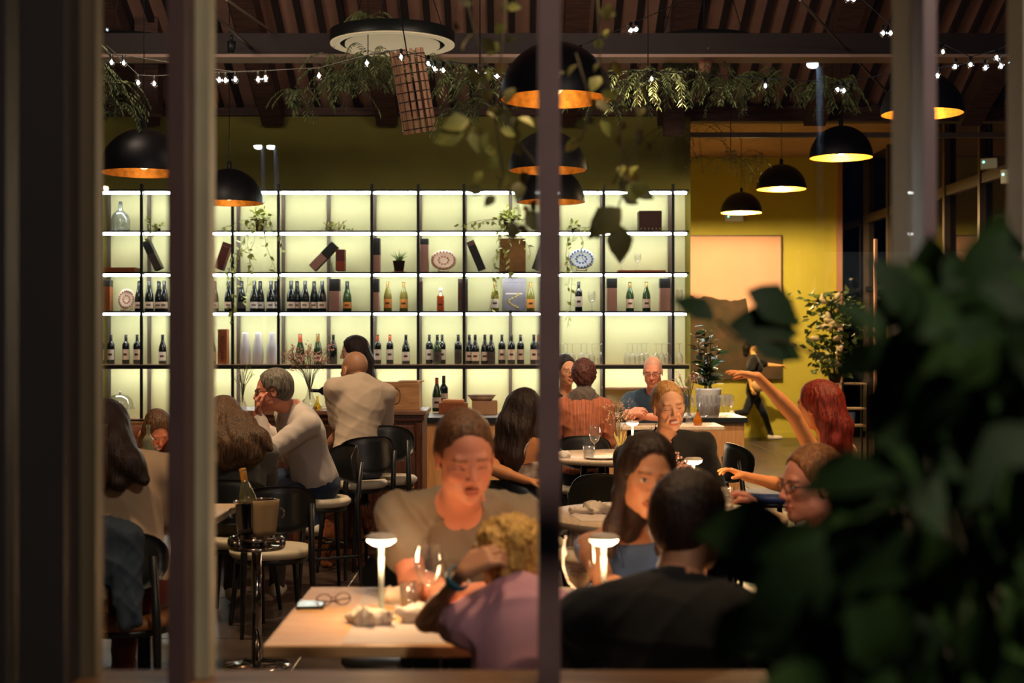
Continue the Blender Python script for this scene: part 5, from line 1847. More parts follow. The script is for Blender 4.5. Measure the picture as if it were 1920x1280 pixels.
# broad leaved vine hanging just inside the pane
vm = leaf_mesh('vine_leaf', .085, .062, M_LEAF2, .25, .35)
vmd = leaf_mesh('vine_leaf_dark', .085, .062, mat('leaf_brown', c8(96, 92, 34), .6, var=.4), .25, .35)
t = empty('hanging_vine', (.15, 3.6, 2.3), 0, 'out-of-focus broad-leaved vine hanging close behind the pane beside the central mullion', 'hanging plant')
r_ = random.Random(31)
o_ = Vector((.15, 3.6, 2.3))
st = MB()
for path in ([(870, -20), (905, 120), (930, 230), (945, 330), (935, 352)], [(950, -20), (935, 160), (965, 260), (1000, 300), (1010, 330)], [(1120, -20), (1125, 120), (1160, 220), (1170, 300), (1150, 345)],
             [(1080, 100), (1110, 200), (1090, 260), (1070, 270)], [(1190, 180), (1200, 260), (1165, 330), (1165, 370), (1150, 420)], [(1165, 330), (1195, 350), (1205, 352)],
             [(930, 330), (960, 350), (975, 400), (965, 430)]):
    d = 3.55 + r_.uniform(-.12, .12)
    q = [P(a, b_, d) - o_ for a, b_ in path]
    st.tube(q, .0022, 4)
    for a_, c_ in zip(q[:-1], q[1:]):
        n = max(1, int((c_ - a_).length / .028))
        for k in range(n):
            pnt = a_.lerp(c_, (k + r_.random()) / n) + Vector((r_.gauss(0, .025), r_.gauss(0, .03), r_.gauss(0, .015)))
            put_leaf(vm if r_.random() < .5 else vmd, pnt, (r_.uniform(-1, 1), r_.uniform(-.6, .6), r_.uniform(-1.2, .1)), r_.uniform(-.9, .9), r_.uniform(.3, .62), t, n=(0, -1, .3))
for (px, py, dx, dz_, s_) in ((1165, 390, -.6, -.5, 1.25), (1160, 420, .05, -1, 1.1), (1185, 350, .6, -.3, .7), (1130, 410, -.3, -1, .6), (960, 415, .1, -1, .55), (985, 395, .8, -1, .8), (905, 362, -.8, .3, .5), (928, 366, -.3, -.3, .45),
                             (870, 250, -1, -.2, .9), (890, 235, .2, -.7, .9), (880, 225, -.4, -.1, .8)):
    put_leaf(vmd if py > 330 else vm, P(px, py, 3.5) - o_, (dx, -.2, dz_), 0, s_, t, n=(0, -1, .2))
st.build('vine_stem', M_STEM, t, kind='stuff')

# ------------------------------------------------------------------ chairs
def chair(label, loc, face, seat_z=.46, back=.80, seat_m=None, group=None, wid=1.0, shell=None, rung=False):
    t = empty('dining_chair', (loc[0], loc[1], 0), R(face), label, 'chair', group)
    seat_m = seat_m or M_SEAT
    shell = shell or M_CHBL
    a = .225 * wid
    MB().lathe([(0, -.055), (.93, -.055), (1.0, -.035), (1.0, -.02), (.92, -.004), (.6, 0), (0, .0)], 28, (0, 0, 0),
               Matrix.Translation((0, 0, seat_z)) @ Matrix.Diagonal((a, a * .97, 1, 1))).build('seat', seat_m, t)
    MB().lathe([(0, -.085), (.86, -.085), (.9, -.055), (0, -.055)], 24, (0, 0, 0), Matrix.Translation((0, 0, seat_z)) @ Matrix.Diagonal((a, a * .97, 1, 1))).build('seat_frame', shell, t)
    for sx_ in (-1, 1):
        MB().tube([(sx_ * .155, -.13, seat_z - .06), (sx_ * .19, -.18, 0)], [.019, .011], 10).build('leg', shell, t)
        MB().tube([(sx_ * .175, .235, back - .10), (sx_ * .18, .205, seat_z - .03), (sx_ * .195, .23, 0)], [.012, .019, .011], 10).build('rear_leg', shell, t)
    if rung or seat_z > .55:
        for s_ in (-1, 1):
            MB().tube([(s_ * .172, -.155, .24), (s_ * .19, .215, .24)], .009, 8).build('rung', shell, t)
        MB().tube([(-.175, -.155, .2), (.175, -.155, .2)], .009, 8).build('rung', shell, t)
    b = MB()
    nr, na = 6, 32
    zc_ = back - .125
    for side in (0, 1):
        vs = []
        for i in range(nr + 1):
            for j in range(na):
                th = 2 * math.pi * j / na
                cx, sy = math.cos(th), math.sin(th)
                e = .72
                U = (abs(cx) ** e) * (1 if cx > 0 else -1) * i / nr
                V_ = (abs(sy) ** e) * (1 if sy > 0 else -1) * i / nr
                y_ = .262 - .115 * U * U - .012 * V_ + (.02 if side else 0) * (1 if i < nr else .4)
                vs.append((.215 * wid * U, y_, zc_ + .125 * V_))
        fs = []
        for i in range(nr):
            for j in range(na):
                q = (i * na + j, i * na + (j + 1) % na, (i + 1) * na + (j + 1) % na, (i + 1) * na + j)
                fs.append(q if side else q[::-1])
        b.add(vs, fs, True)
    n0 = nr * na
    m0 = (nr + 1) * na + nr * na
    for j in range(na):
        b.f.append([n0 + j, n0 + (j + 1) % na, m0 + (j + 1) % na, m0 + j])
        b.sm.append(True)
        b.mi.append(0)
    b.build('backrest', shell, t)
    return t


# ------------------------------------------------------------------ tables
ZT = .755
# front table
t1 = empty('dining_table', (.1, 4.2, 0), 0, 'long oak dining table in the foreground with two glowing lamps', 'table')
MB().rbox((-.758, -.45, ZT - .032), (.70, .46, ZT), .004).build('tabletop', M_OAKT if False else mat('oak_light', c8(224, 178, 124), .42, color2=c8(204, 154, 100), vscale=5, stretch=(1, 14, 14)), t1)
for x_ in (-.35, .45):
    MB().rbox((x_ - .04, -.06, .04), (x_ + .04, .06, ZT - .05), .01).build('column', M_BLACK, t1)
    MB().rbox((x_ - .05, -.34, .0), (x_ + .05, .34, .04), .01).build('foot', M_BLACK, t1)
    MB().rbox((x_ - .05, -.34, ZT - .06), (x_ + .05, .34, ZT - .033), .005).build('bracket', M_BLACK, t1)


def round_table(c, r, label, leg_n=4):
    t = empty('round_table', (c[0], c[1], 0), 0, label, 'table')
    MB().lathe([(0, ZT - .035), (r - .02, ZT - .035), (r, ZT - .028), (r, ZT - .004), (r - .004, ZT), (0, ZT)], 56).build('tabletop', M_OAKT, t)
    for k in range(leg_n):
        a = math.pi / 4 + k * math.pi / 2 + .2
        MB().tube([(r * .55 * math.cos(a), r * .55 * math.sin(a), ZT - .035), (r * .72 * math.cos(a), r * .72 * math.sin(a), 0)], [.024, .015], 10).build('leg', M_CHBL, t)
    MB().lathe([(0, ZT - .06), (r * .62, ZT - .06), (r * .62, ZT - .036), (0, ZT - .036)], 24).build('apron', M_CHBL, t)
    return t


T2 = (P(1245, 0, 6.65).x, 6.65)
T3 = (P(1172, 0, 10.2).x, 10.2)
round_table(T2, .57, 'round pale oak table between the blue-top woman and the smiling woman')
round_table(T3, .60, 'round pale oak table farther back under a lamp and yellow flowers')
t = empty('square_table', (-1.72, 6.65, 0), 0, 'pale square table beside the wine cooler, only its corner showing', 'table')
MB().rbox((-.38, -.47, ZT - .035), (.36, .45, ZT), .006).build('tabletop', M_OAKT, t)
MB().tube([(0, 0, .03), (0, 0, ZT - .035)], .03, 12).build('column', M_BLACK, t)
MB().lathe([(0, 0), (.24, 0), (.24, .012), (.03, .03), (0, .03)], 24).build('foot', M_BLACK, t)
t = empty('square_table', (-2.18, 9.5, 0), 0, 'dim oak table where the blonde girl bends over her plate', 'table')
MB().rbox((-.6, -.6, ZT - .035), (.50, .6, ZT), .006).build('tabletop', M_OAKT, t)
for sx_ in (-1, 1):
    for sy_ in (-1, 1):
        MB().tube([(sx_ * .43 - .05, sy_ * .52, ZT - .035), (sx_ * .45 - .05, sy_ * .55, 0)], [.024, .015], 10).build('leg', M_CHBL, t)


# ------------------------------------------------------------------ portable table lamps
M_GLOW = mat('lamp_diffuser', (1, .9, .8), emit=(1, .66, .38), es=16)
def table_lamp(loc, label, h=.235, r=.043, w=2.2, group=None):
    t = empty('table_lamp', loc, 0, label, 'table lamp', group)
    mw_ = mat('lamp_white_metal', c8(205, 220, 215), .4)
    MB().lathe([(0, 0), (r * 1.0, 0), (r * 1.0, .008), (.012, .014), (0, .014)], 24).build('base', mw_, t)
    MB().tube([(0, 0, .012), (0, 0, h - .01)], .0075, 12).build('stem', mw_, t)
    MB().lathe([(0, h + .012), (r * .8, h + .010), (r * 1.08, h + .002), (r * 1.1, h - .002), (0, h - .002)], 28).build('shade', mat('lamp_shade_grey', c8(175, 165, 155), .5), t)
    MB().lathe([(r * 1.0, h - .003), (r * .93, h - .012), (r * .6, h - .021), (.012, h - .024), (0, h - .024)], 28).build('diffuser', M_GLOW, t)
    light('POINT', 'lamp_light', (0, 0, h - .05), w, (1, .60, .30), .03, parent=t)
    return t


ld = 4.12
def lampz(px, label, d, w=2.2):
    c = P(px, 0, d)
    return table_lamp((c.x, c.y, ZT), label, w=w)


lampz(715, 'glowing white table lamp at the left of the front table', ld, 3.6)
lampz(1132, 'glowing white table lamp right of the central mullion on the front table', ld, 3.6)
lampz(1186, 'portable lamp glowing on the farther round table by the yellow flowers', 10.2, 6)
lampz(1300, 'portable lamp glowing on the nearer round table below the smiling woman', 6.9, 5)

# ------------------------------------------------------------------ things on the front table
def onT(px, py):
    d = (CZ - ZT) * F / (py - HOR)
    return P(px, py, d)


def mat_sheet(cx, cy, wx, wy, rz, label, m=None, z=ZT, th=.0015, name='placemat'):
    o = MB().box((-wx / 2, -wy / 2, 0), (wx / 2, wy / 2, th)).build(name, m or mat('placemat_grey', c8(205, 190, 182), .8))
    o.location = (cx, cy, z + .0004)
    o.rotation_euler = (0, 0, rz)
    return tag(o, label, 'placemat')


mat_sheet(-.27, 4.47, .40, .28, 0, 'grey paper placemat before the man in the grey T-shirt')
mat_sheet(-.23, 3.92, .44, .30, 0, 'grey paper placemat at the near left of the front table')
mat_sheet(.36, 4.47, .40, .28, 0, 'grey paper placemat before the woman in blue')


def napkin(loc, label, s=.1, seed=1, m=None):
    r_ = random.Random(seed)
    pr = []
    for k in range(8):
        a = r_.uniform(0, 6.28)
        q = Vector((math.cos(a), math.sin(a) * .8, 0)) * s * r_.uniform(.1, .6)
        q2 = q + Vector((r_.uniform(-1, 1) * s * .7, r_.uniform(-1, 1) * s * .5, r_.uniform(0, .22) * s))
        pr.append(cone(Vector((0, 0, .012)) + q * .6, q2 + Vector((0, 0, .014)), .02, .013, .025))
    ax = prims_axes(pr, .0035, pad=.012)
    Fd = wrinkle(field(pr, ax), ax, .009, seed, .045)
    Z = ax[2][None, None, :]
    Fd = np.maximum(Fd, -(Z - .0005))
    V, Q = nets(Fd, ax)
    o = npmesh('napkin', V, Q, m or M_NAPK)
    o.location = loc
    return tag(o, label, 'napkin')


c = onT(735, 1128)
napkin((c.x, c.y, ZT + .002), 'rumpled cream linen napkin standing up below the left table lamp', .085, 3, mat('linen_cream', c8(222, 205, 180), .9, bump=.2, bscale=200))
c = onT(700, 1172)
napkin((c.x, c.y, ZT + .002), 'flattened grey napkin near the front edge of the front table', .1, 8)
c = onT(780, 1165)
napkin((c.x, c.y, ZT + .002), 'crumpled white napkin beside the child elbow', .095, 5, mat('linen_white', c8(225, 215, 205), .9, bump=.2, bscale=200))
# phone and reading glasses
c = onT(583, 1137)
t = empty('smartphone', (c.x, c.y, ZT), R(4), 'smartphone lying face up at the left of the front table', 'phone')
MB().rbox((-.042, -.05, 0), (.042, .055, .009), .003).build('case', M_BLACK, t)
MB().box((-.038, -.046, .0092), (.038, .051, .0098)).build('screen', mat('phone_screen', c8(120, 130, 110), .15, var=.4, vscale=40, spec=.8), t)
c = onT(625, 1137)
t = empty('reading_glasses', (c.x, c.y, ZT), R(25), 'folded brown reading glasses beside the smartphone', 'glasses')
mb_ = mat('tortoise', c8(82, 44, 26), .3)
for s_, nm in ((-1, 'rim'), (1, 'rim')):
    MB().tube([(s_ * .03 + .024 * math.cos(a), .0, .022 + .018 * math.sin(a)) for a in [2 * math.pi * k / 18 for k in range(19)]], .002, 6).build(nm, mb_, t)
MB().tube([(-.008, 0, .026), (0, 0, .03), (.008, 0, .026)], .002, 6).build('bridge', mb_, t)
MB().tube([(-.054, 0, .024), (-.05, .01, .02), (.03, .035, .006)], .002, 6).build('temple', mb_, t)
MB().tube([(.054, 0, .024), (.05, .01, .02), (-.03, .045, .006)], .002, 6).build('temple', mb_, t)


def tumbler(loc, label, r=.036, h=.085, water=True, name='water_glass', group=None):
    t = empty(name, loc, 0, label, 'glass', group)
    MB().lathe([(0, .0), (r * .88, 0), (r, h), (r * .97, h), (r * .86, .006), (0, .006)], 22).build('tumbler', M_WG, t)
    if water:
        MB().lathe([(0, .0065), (r * .86, .0065), (r * .91, h * .45), (0, h * .45)], 22).build('water', glassmat('water', (.98, .98, .98), .08, power=2.5), t)
    return t


wine_w = glassmat('white_wine', (.95, .82, .5), .05, power=2.5)
c = P(805, 0, 4.1)
stem_glass((c.x, c.y, ZT), 'clear wine glass in front of the grey T-shirt man', None, .215, .043, seg=24)
c = P(1084, 0, 3.95)
stem_glass((c.x, c.y, ZT), 'large clear wine glass just right of the central mullion', None, .26, .045, seg=28)
c = P(1112, 0, 3.98)
tumbler((c.x, c.y, ZT), 'water tumbler beside the large wine glass', .036, .095)
c = onT(770, 1140)
tumbler((c.x, c.y, ZT), 'water tumbler half hidden by the napkins on the front table', .034, .08)
c = onT(885, 1145)
t = empty('dinner_plate', (c.x + .02, c.y, ZT + .002), 0, 'white plate with food in front of the child in pink', 'plate')
PL = [(0, 0), (.07, 0), (.11, .014), (.112, .018), (.105, .014), (.068, .005), (0, .005)]
MB().lathe(PL, 30).build('dish', M_WHITE, t)
b = MB()
for k in range(7):
    b.ball((rnd.uniform(-.04, .04), rnd.uniform(-.04, .04), .014), .016, 8, 6, (1.3, 1, .7))
b.build('food', mat('food_cream', c8(235, 190, 130), .6), t, kind='stuff')
c = onT(1150, 1110)
t = empty('dinner_plate', (c.x + .03, c.y, ZT + .002), 0, 'white plate near the forearms of the woman in blue', 'plate')
MB().lathe(PL, 30).build('dish', M_WHITE, t)
c = onT(1440, 1150)
t = empty('dinner_plate', (c.x - .08, c.y + .05, ZT + .002), 0, 'white plate at the right end of the front table behind the leaves', 'plate')
MB().lathe(PL, 30).build('dish', M_WHITE, t)

# nearer round table
t = napkin((T2[0] - .30, T2[1] + .02, ZT + .002), 'long folded beige napkin on the left of the nearer round table', .15, 12)
mat_sheet(T2[0] - .25, T2[1] - .12, .34, .26, .15, 'pale paper placemat on the left of the nearer round table')
mat_sheet(T2[0] + .33, T2[1] + .08, .32, .26, -.2, 'white menu sheet at the right of the nearer round table', M_PAPER)
o = MB().rbox((-.06, -.012, 0), (.06, .012, .012), .003).build('teal_pen_case', mat('teal', c8(110, 150, 145), .5))
o.location = (T2[0] + .30, T2[1] - .12, ZT + .002)
tag(o, 'small teal case on the menu sheet', 'case')
c = P(1362, 0, 6.9)
tumbler((c.x, c.y, ZT), 'water tumbler on the nearer round table right of the dark-shirted man', .04, .1)
spray('berry_vase', (P(1272, 0, 6.75).x, 6.75, ZT), 'pale pink coral-like twigs in a small vase in front of the smiling woman', M_WG, [(r * .4, z * .6) for r, z in VP], .17, .04, 12, 17, mat('coral_pink', c8(230, 180, 165), .6), .016)

# farther round table
def at3(px, d):
    return P(px, 0, d)


c = at3(1115, 10.0)
stem_glass((c.x, c.y, ZT), 'tall clear wine glass on the farther round table', None, .225, .042, seg=20)
c = at3(1104, 9.85)
tumbler((c.x, c.y, ZT), 'low water tumbler before the tall wine glass on the farther round table', .04, .09)
c = at3(1230, 10.4)
stem_glass((c.x, c.y, ZT), 'wine glass behind the smiling woman shoulder on the farther round table', None, .2, .04, seg=18)
c = at3(1122, 9.85)
t = empty('dinner_plate', (c.x + .02, c.y - .02, ZT + .001), 0, 'white plate with cutlery on the farther round table', 'plate')
MB().lathe(PL, 30).build('dish', M_WHITE, t)
c = at3(1320, 9.9)
t = empty('dinner_plate', (T3[0] + .46, T3[1] + .0, ZT + .001), 0, 'white plate at the right rim of the farther round table', 'plate')
MB().lathe(PL, 30).build('dish', M_WHITE, t)
mat_sheet(at3(1040, 10).x, 9.98, .3, .26, 0, 'grey placemat with cutlery at the left of the farther round table')
napkin((at3(1058, 9.9).x, 9.92, ZT + .003), 'flat folded napkin on the farther round table', .06, 22)
c = at3(1163, 9.8)
t = empty('bud_vase', (c.x, c.y, ZT), 0, 'small amber bud vase with yellow stems on the farther round table', 'vase')
MB().lathe([(0, 0), (.026, 0), (.028, .05), (.02, .075), (.018, .085)], 16).build('body', glassmat('vase_amber', (.9, .7, .25), .12, power=2, density=.25, dcol=(.7, .4, .05)), t)
b = MB()
for k in range(9):
    a = k * .7
    b.tube([(0, 0, .02), (.012 * math.cos(a), .008 * math.sin(a), .09), (.045 * math.cos(a), .03 * math.sin(a), .16 + .015 * (k % 3))], [.003, .003, .002], 5)
b.build('yellow_stems', mat('yellow_stem', c8(225, 205, 90), .6), t)
MB().ball((-.008, -.02, .04), .02, 10, 8).build('yellow_flower', mat('yellow_petal', c8(235, 170, 40), .6), t)
spray('flower_vase', (at3(1160, 10.35).x, 10.35, ZT), 'dry twiggy bouquet before the blue T-shirt man', M_WG, [(r * .5, z * .7) for r, z in VP], .25, .11, 22, 9, mat('dry_tan', c8(190, 150, 120), .8), .01)

# left tables: bottles and cooler
c = P(278, 0, 9.0)
t = bottle('water_bottle', 'bordeaux', glassmat('clear_bottle', (.9, .95, .85), .14, power=1.8, density=.15, dcol=(.6, .7, .5)), None, None, (c.x, c.y, ZT), 'clear green-tinted water bottle by the bending girl', 'bottle', None, .95)
c = P(293, 0, 8.95)
t = empty('water_carafe', (c.x, c.y, ZT), 0, 'small stoppered glass carafe next to the green-tinted water bottle', 'carafe')
MB().lathe([(0, 0), (.04, 0), (.045, .03), (.04, .08), (.015, .11), (.015, .125)], 16).build('body', MATS['demijohn_glass'], t)
MB().ball((0, 0, .14), .018, 10, 7).build('stopper', M_WG, t)
c = P(305, 0, 9.3)
mat_sheet(c.x, c.y, .3, .25, 0, 'white paper lit on the table under the bending girl', M_PAPER)
c = P(318, 0, 9.2)
tumbler((c.x - .03, c.y, ZT + .002), 'plain tumbler at the right of the bending girl', .036, .09)

cw = P(481, 0, 6.83)
t = empty('wine_cooler_stand', (cw.x, cw.y, 0), 0, 'chrome pedestal stand holding the ice bucket in the left aisle', 'stand')
zr = CZ - (1020 - HOR) / F * 6.83
MB().tube([(0, 0, .02), (0, 0, zr)], .024, 20).build('column', M_CHROME, t)
MB().lathe([(0, 0), (.16, 0), (.165, .008), (.15, .02), (.04, .035), (0, .035)], 32).build('base', M_CHROME, t)
for dz, rr in ((-.012, .125), (.032, .12)):
    pts_ = [(rr * math.cos(a), rr * math.sin(a), zr + dz) for a in [2 * math.pi * k / 36 for k in range(37)]]
    MB().tube(pts_, .010, 10, caps=False).build('ring', M_CHROME, t)
for k in range(6):
    a = k * math.pi / 3
    MB().ball((.125 * math.cos(a), .125 * math.sin(a), zr + .01), .016, 10, 7, (1, 1, 1.6)).build('stud', M_CHROME, t)
MB().lathe([(0, -.02), (.11, -.02), (.118, -.005), (0, -.005)], 28, (0, 0, zr)).build('tray', M_CHROME, t)
t = empty('ice_bucket', (cw.x, cw.y, zr), 0, 'polished steel ice bucket with ring handles in the chrome stand', 'bucket')
MB().lathe([(0, 0), (.078, 0), (.085, .01), (.103, .2), (.11, .205), (.11, .212), (.1, .21), (.08, .015), (0, .015)], 32).build('body', M_CHROME, t)
for s_ in (-1, 1):
    MB().tube([(s_ * .105, 0, .17)] + [(s_ * (.112 + .022 * math.sin(a)), .0, .15 + .022 * math.cos(a)) for a in [math.pi * k / 8 for k in range(9)]], .005, 8).build('ring_handle', M_CHROME, t)
t = bottle('white_wine_bottle', 'burgundy', glassmat('pale_bottle', (.93, .93, .8), .16, power=1.6, density=.12, dcol=(.7, .7, .4)), None, mat('capsule_yellow', c8(215, 150, 50), .4),
           (cw.x - .012, cw.y, zr + .045), 'half-full clear wine bottle with a yellow capsule leaning in the ice bucket', 'bottle', None, 1.08)
t.rotation_euler = (0, R(-10), 0)
MB().lathe([(0, .01), (.04, .01), (.04, .17), (0, .17)], 18).build('wine', glassmat('wine_yellow', (.9, .75, .3), .05, power=3, density=.3, dcol=(.75, .55, .2)), t)
b = MB()
for i in range(9):
    for j in range(7):
        u, v = i / 8, j / 6
        a = R(-88 + 74 * u)
        rr = .112 - .02 * v + .004 * math.sin(u * 9)
        b.v.append((rr * math.cos(a), rr * math.sin(a), .219 - .17 * v))
        if i < 8 and j < 6:
            k = i * 7 + j
            b.f.append([k, k + 7, k + 8, k + 1])
            b.sm.append(True)
            b.mi.append(0)
o = b.build('folded_napkin', mat('linen_beige', c8(190, 158, 112), .9, var=.1, bump=.2, bscale=180))
o.location = (cw.x, cw.y, zr)
o.modifiers.new('thick', 'SOLIDIFY').thickness = .005
tag(o, 'beige linen napkin draped over the rim of the ice bucket', 'napkin')

# ------------------------------------------------------------------ chairs in place
def chp(px, d):
    return (P(px, 0, d).x, d)


chair('tall black chair with cream seat under the man in pale shirt', chp(592, 8.85), -62, .605, .92, group=None)
chair('tall black chair with cream seat under the bald man in beige polo', chp(665, 9.62), -145, .64, .94)
chair('empty tall black chair right of the bald man against the sideboard', chp(722, 9.9), 180, .64, 1.0)
chair('black chair with cream round seat behind the ice bucket', chp(508, 7.75), -160, .455, .80)
chair('black chair whose cream seat carries the woman in grey-blue shirt', chp(450, 8.15), 175, .455, .6 if False else .8)
chair('black chair with tan wooden seat carrying the woman in cream shirt', chp(236, 5.95), 180, .44, .80, M_SEATT)
chair('black shell chair of the man in grey T-shirt', chp(757, 5.1), -15, .45, .80, M_CHBL)
chair('black chair behind the farther round table under the plaid jacket', chp(1092, 11.0), 180, .46, .86)
chair('black shell chair with pale rim between the two round tables', chp(1152, 8.0), 20, .46, .80)
chair('dark chair at the left of the nearer round table', chp(1100, 7.5), 75, .46, .72)
chair('black chair turned side-on before the oak counter at right', chp(1438, 9.0), 98, .62, .93, mat('blue_seat', c8(36, 60, 120), .6))
chair('black chair under the smiling woman', chp(1262, 7.62), 10, .46, .78)
chair('black chair under the woman in the sleeveless blue top', chp(1225, 4.95), 0, .46, .78)
chair('black chair under the dark-shirted man by the window', chp(1255, 3.42), 180, .46, .70)
chair('black chair under the child in pink', chp(985, 3.46), 170, .46, .68)
chair('black chair under the red-haired woman', chp(1600, 7.1), -90, .46, .80)
chair('black chair under the man at the right end', chp(1590, 5.0), -90, .46, .78)
chair('black chair under the dark-haired woman in the patterned dress', chp(985, 8.05), 150, .46, .80)
chair('black chair under the bending girl', chp(262, 10.35), -10, .46, .80)
chair('black bar chair under the man in blue T-shirt', chp(1226, 12.0 - .1), 0, .62, .9)
chair('black bar chair under the man facing the plaid jacket', chp(1063, 12.0 - .05), 0, .62, .9)

# denim jacket over the chair of the woman in cream
def fabric(name, prims, vox, m, label, cat, amp=.008, seed=1, wl=.06, cut=None):
    ax = prims_axes(prims, vox, pad=.02)
    Fd = wrinkle(field(prims, ax), ax, amp, seed, wl)
    V, Q = nets(Fd, ax)
    o = npmesh(name, V, Q, m)
    return tag(o, label, cat)


M_DENIM = mat('denim', c8(58, 72, 86), .85, var=.25, vscale=6, bump=.3, bscale=300)
D6 = 5.62
fabric('denim_jacket', [ell(P(212, 1035, D6), (.105, .05, .13), None, .04), cone(P(180, 990, D6), P(245, 1000, D6), .055, .045, .04), cone(P(248, 1010, D6), P(258, 1165, D6), .038, .026, .03),
                        cone(P(170, 1000, D6), P(175, 1120, D6), .06, .05, .04), cone(P(225, 1060, D6), P(235, 1170, D6), .05, .035, .03)], .008, M_DENIM,
       'dark blue denim jacket hung over the chair of the woman in cream', 'jacket', .012, 4, .07)
# small dog lying under the tall chairs
M_DOG = hair_mat('dog_fur', c8(150, 84, 44), c8(90, 44, 22), .8)
DD = 9.9
t = empty('dog', (P(670, 0, DD).x, DD, 0), 0, 'small shaggy chestnut dog resting under the tall chairs', 'dog')
h_ = P(680, 948, DD)
h_.z = .42
fp_ = [ell(h_ + Vector((-.12, .05, -.17)), (.2, .12, .13), None, .05), ell(h_ + Vector((0, -.02, 0)), (.06, .075, .06), None, .04), cone(h_ + Vector((.02, -.05, -.02)), h_ + Vector((.075, -.09, -.05)), .035, .022, .02),
       cone(h_ + Vector((-.02, 0, -.03)), h_ + Vector((-.1, .03, -.12)), .06, .09, .05), cone(h_ + Vector((.03, -.04, .02)), h_ + Vector((.045, -.06, -.12)), .028, .034, .015), cone(h_ + Vector((-.04, -.03, .02)), h_ + Vector((-.05, -.06, -.11)), .026, .032, .015)]
for dx in (-.02, -.26):
    for dy in (-.04, .12):
        q = h_ + Vector((dx, dy, -.2))
        fp_ += [cone(q, Vector((q.x + .01, q.y, .12)), .045, .028, .03), cone(Vector((q.x + .01, q.y, .12)), Vector((q.x - .005, q.y, .03)), .026, .022, .02), cone(Vector((q.x, q.y, .025)), Vector((q.x + .04, q.y - .01, .02)), .024, .02, .015)]
fp_.append(cone(h_ + Vector((-.3, .07, -.12)), h_ + Vector((-.42, .08, -.02)), .03, .015, .03))
ax = prims_axes(fp_, .007, pad=.02)
Fd = field(fp_, ax)
X, Y, Z = ax[0][:, None, None], ax[1][None, :, None], ax[2][None, None, :]
Fd = Fd + .004 * np.sin(X * 260 + np.sin(Z * 60)) * np.sin(Y * 230 + Z * 40)
V, Q = nets(Fd, ax)
npmesh('body', V, Q, M_DOG, t)
MB().ball(Vector((.095, -.095, -.045)) + h_ - Vector(t.location), .012, 8, 6).build('nose', M_BLACK, t)

# ------------------------------------------------------------------ the people
H_BROWN = hair_mat('hair_brown', c8(96, 62, 40))
H_DARK = hair_mat('hair_dark', c8(52, 34, 26))
H_BLACK = hair_mat('hair_black', c8(26, 20, 18))
H_BLOND = hair_mat('hair_blond', c8(232, 186, 100), c8(160, 110, 48))
H_LIGHT = hair_mat('hair_light_brown', c8(168, 112, 66), c8(104, 64, 36))
H_MID = hair_mat('hair_mid_brown', c8(118, 80, 52), c8(66, 42, 28))
H_GOLD = hair_mat('hair_golden', c8(206, 160, 100), c8(150, 100, 56))
H_GREY = hair_mat('hair_grey', c8(128, 120, 108), c8(70, 62, 54))
H_RED = hair_mat('hair_red', c8(150, 46, 24), c8(76, 18, 10))
H_AUB = hair_mat('hair_auburn', c8(104, 52, 38), c8(40, 26, 22))
TROU_D = cloth_mat('trousers_dark', c8(28, 32, 42))
TROU_J = cloth_mat('jeans', c8(40, 54, 82), .25)
TROU_B = cloth_mat('trousers_brown', c8(70, 62, 54), .2)
S_FAIR, S_TAN, S_RED = c8(222, 168, 136), c8(198, 140, 104), c8(212, 140, 112)


def side_of(label):
    return label


# 1 grey T-shirt man, facing us, looking down to the right
D = 4.35
r1, i1 = person('man with short fair hair in a grey T-shirt, looking down at the front table',
                P(868, 0, 4.92).to_2d().to_3d() + Vector((0, 0, .53)), P(864, 940, 4.52), P(872, 856, 4.27), 0, 14, 17, 4, 1.09, S_RED, H_MID, 'crop', sw=.2, wamp=.013,
                arms=(dict(e=P(985, 1115, 4.45), w=P(925, 1122, 4.2), d=(-1, -.3, .1), n=(0, .3, -1), side=-1, s=1.0, curl=(.5, .5, .6, .6)),
                      dict(e=P(775, 1092, 4.42), w=P(850, 1108, 4.2), d=(1, -.25, .12), n=(0, .2, -1), side=1, curl=(.5, .6, .6, .6))),
                shirt_mat=cloth_mat('tshirt_grey', c8(138, 124, 108)), sleeves=.5, trousers=TROU_D, fine=.0026, shirt_h=.0075, bulk=1.12, brow=c8(130, 90, 60), eyes='down')
# 2 child in pink, back to us, blond bun, right arm raised
D = 3.62
r2, i2 = person('child with messy blond hair in a mauve top, back to us, one hand raised',
                Vector((P(985, 0, 3.55).x, 3.55, .53)), P(975, 1118, 3.62), P(972, 1052, 3.78), 180, 165, 8, -10, .86, S_TAN, H_BLOND, 'messy', True, sw=.135, bulk=.88, wamp=.012,
                arms=(dict(e=P(798, 1165, 3.72), w=P(866, 1074, 3.54), d=(.8, .05, .5), n=(.3, .6, -.6), side=1, curl=(.7, .7, .7, .6), s=1.0, spread=.08),
                      dict(e=P(1095, 1205, 3.75), w=P(1090, 1150, 4.0), d=(0, 1, .1), n=(0, 0, -1), side=1)),
                drapes=([((0, -.08, .06), .06), ((.0, -.15, .05), .065), ((0, -.16, .0), .05)], [((-.03, -.06, -.03), .05), ((-.02, -.1, -.11), .035)]), hair_amp=.011,
                shirt_mat=cloth_mat('top_mauve', c8(205, 150, 162), .15), sleeves=.22, trousers=TROU_D, fine=.005, shirt_h=.0075, armr=.86)
b = MB()
e, w_ = P(798, 1165, 3.72), P(866, 1074, 3.54)
c = w_.lerp(e, .10)
q = (e - w_).to_track_quat('Z', 'Y').to_matrix().to_4x4()
b.lathe([(.029, -.012), (.032, -.012), (.033, .012), (.030, .012), (.029, -.012)], 20, M=Matrix.Translation(c) @ q)
attach(b.build('wristband', mat('band_teal', c8(36, 110, 135), .5)), r2)
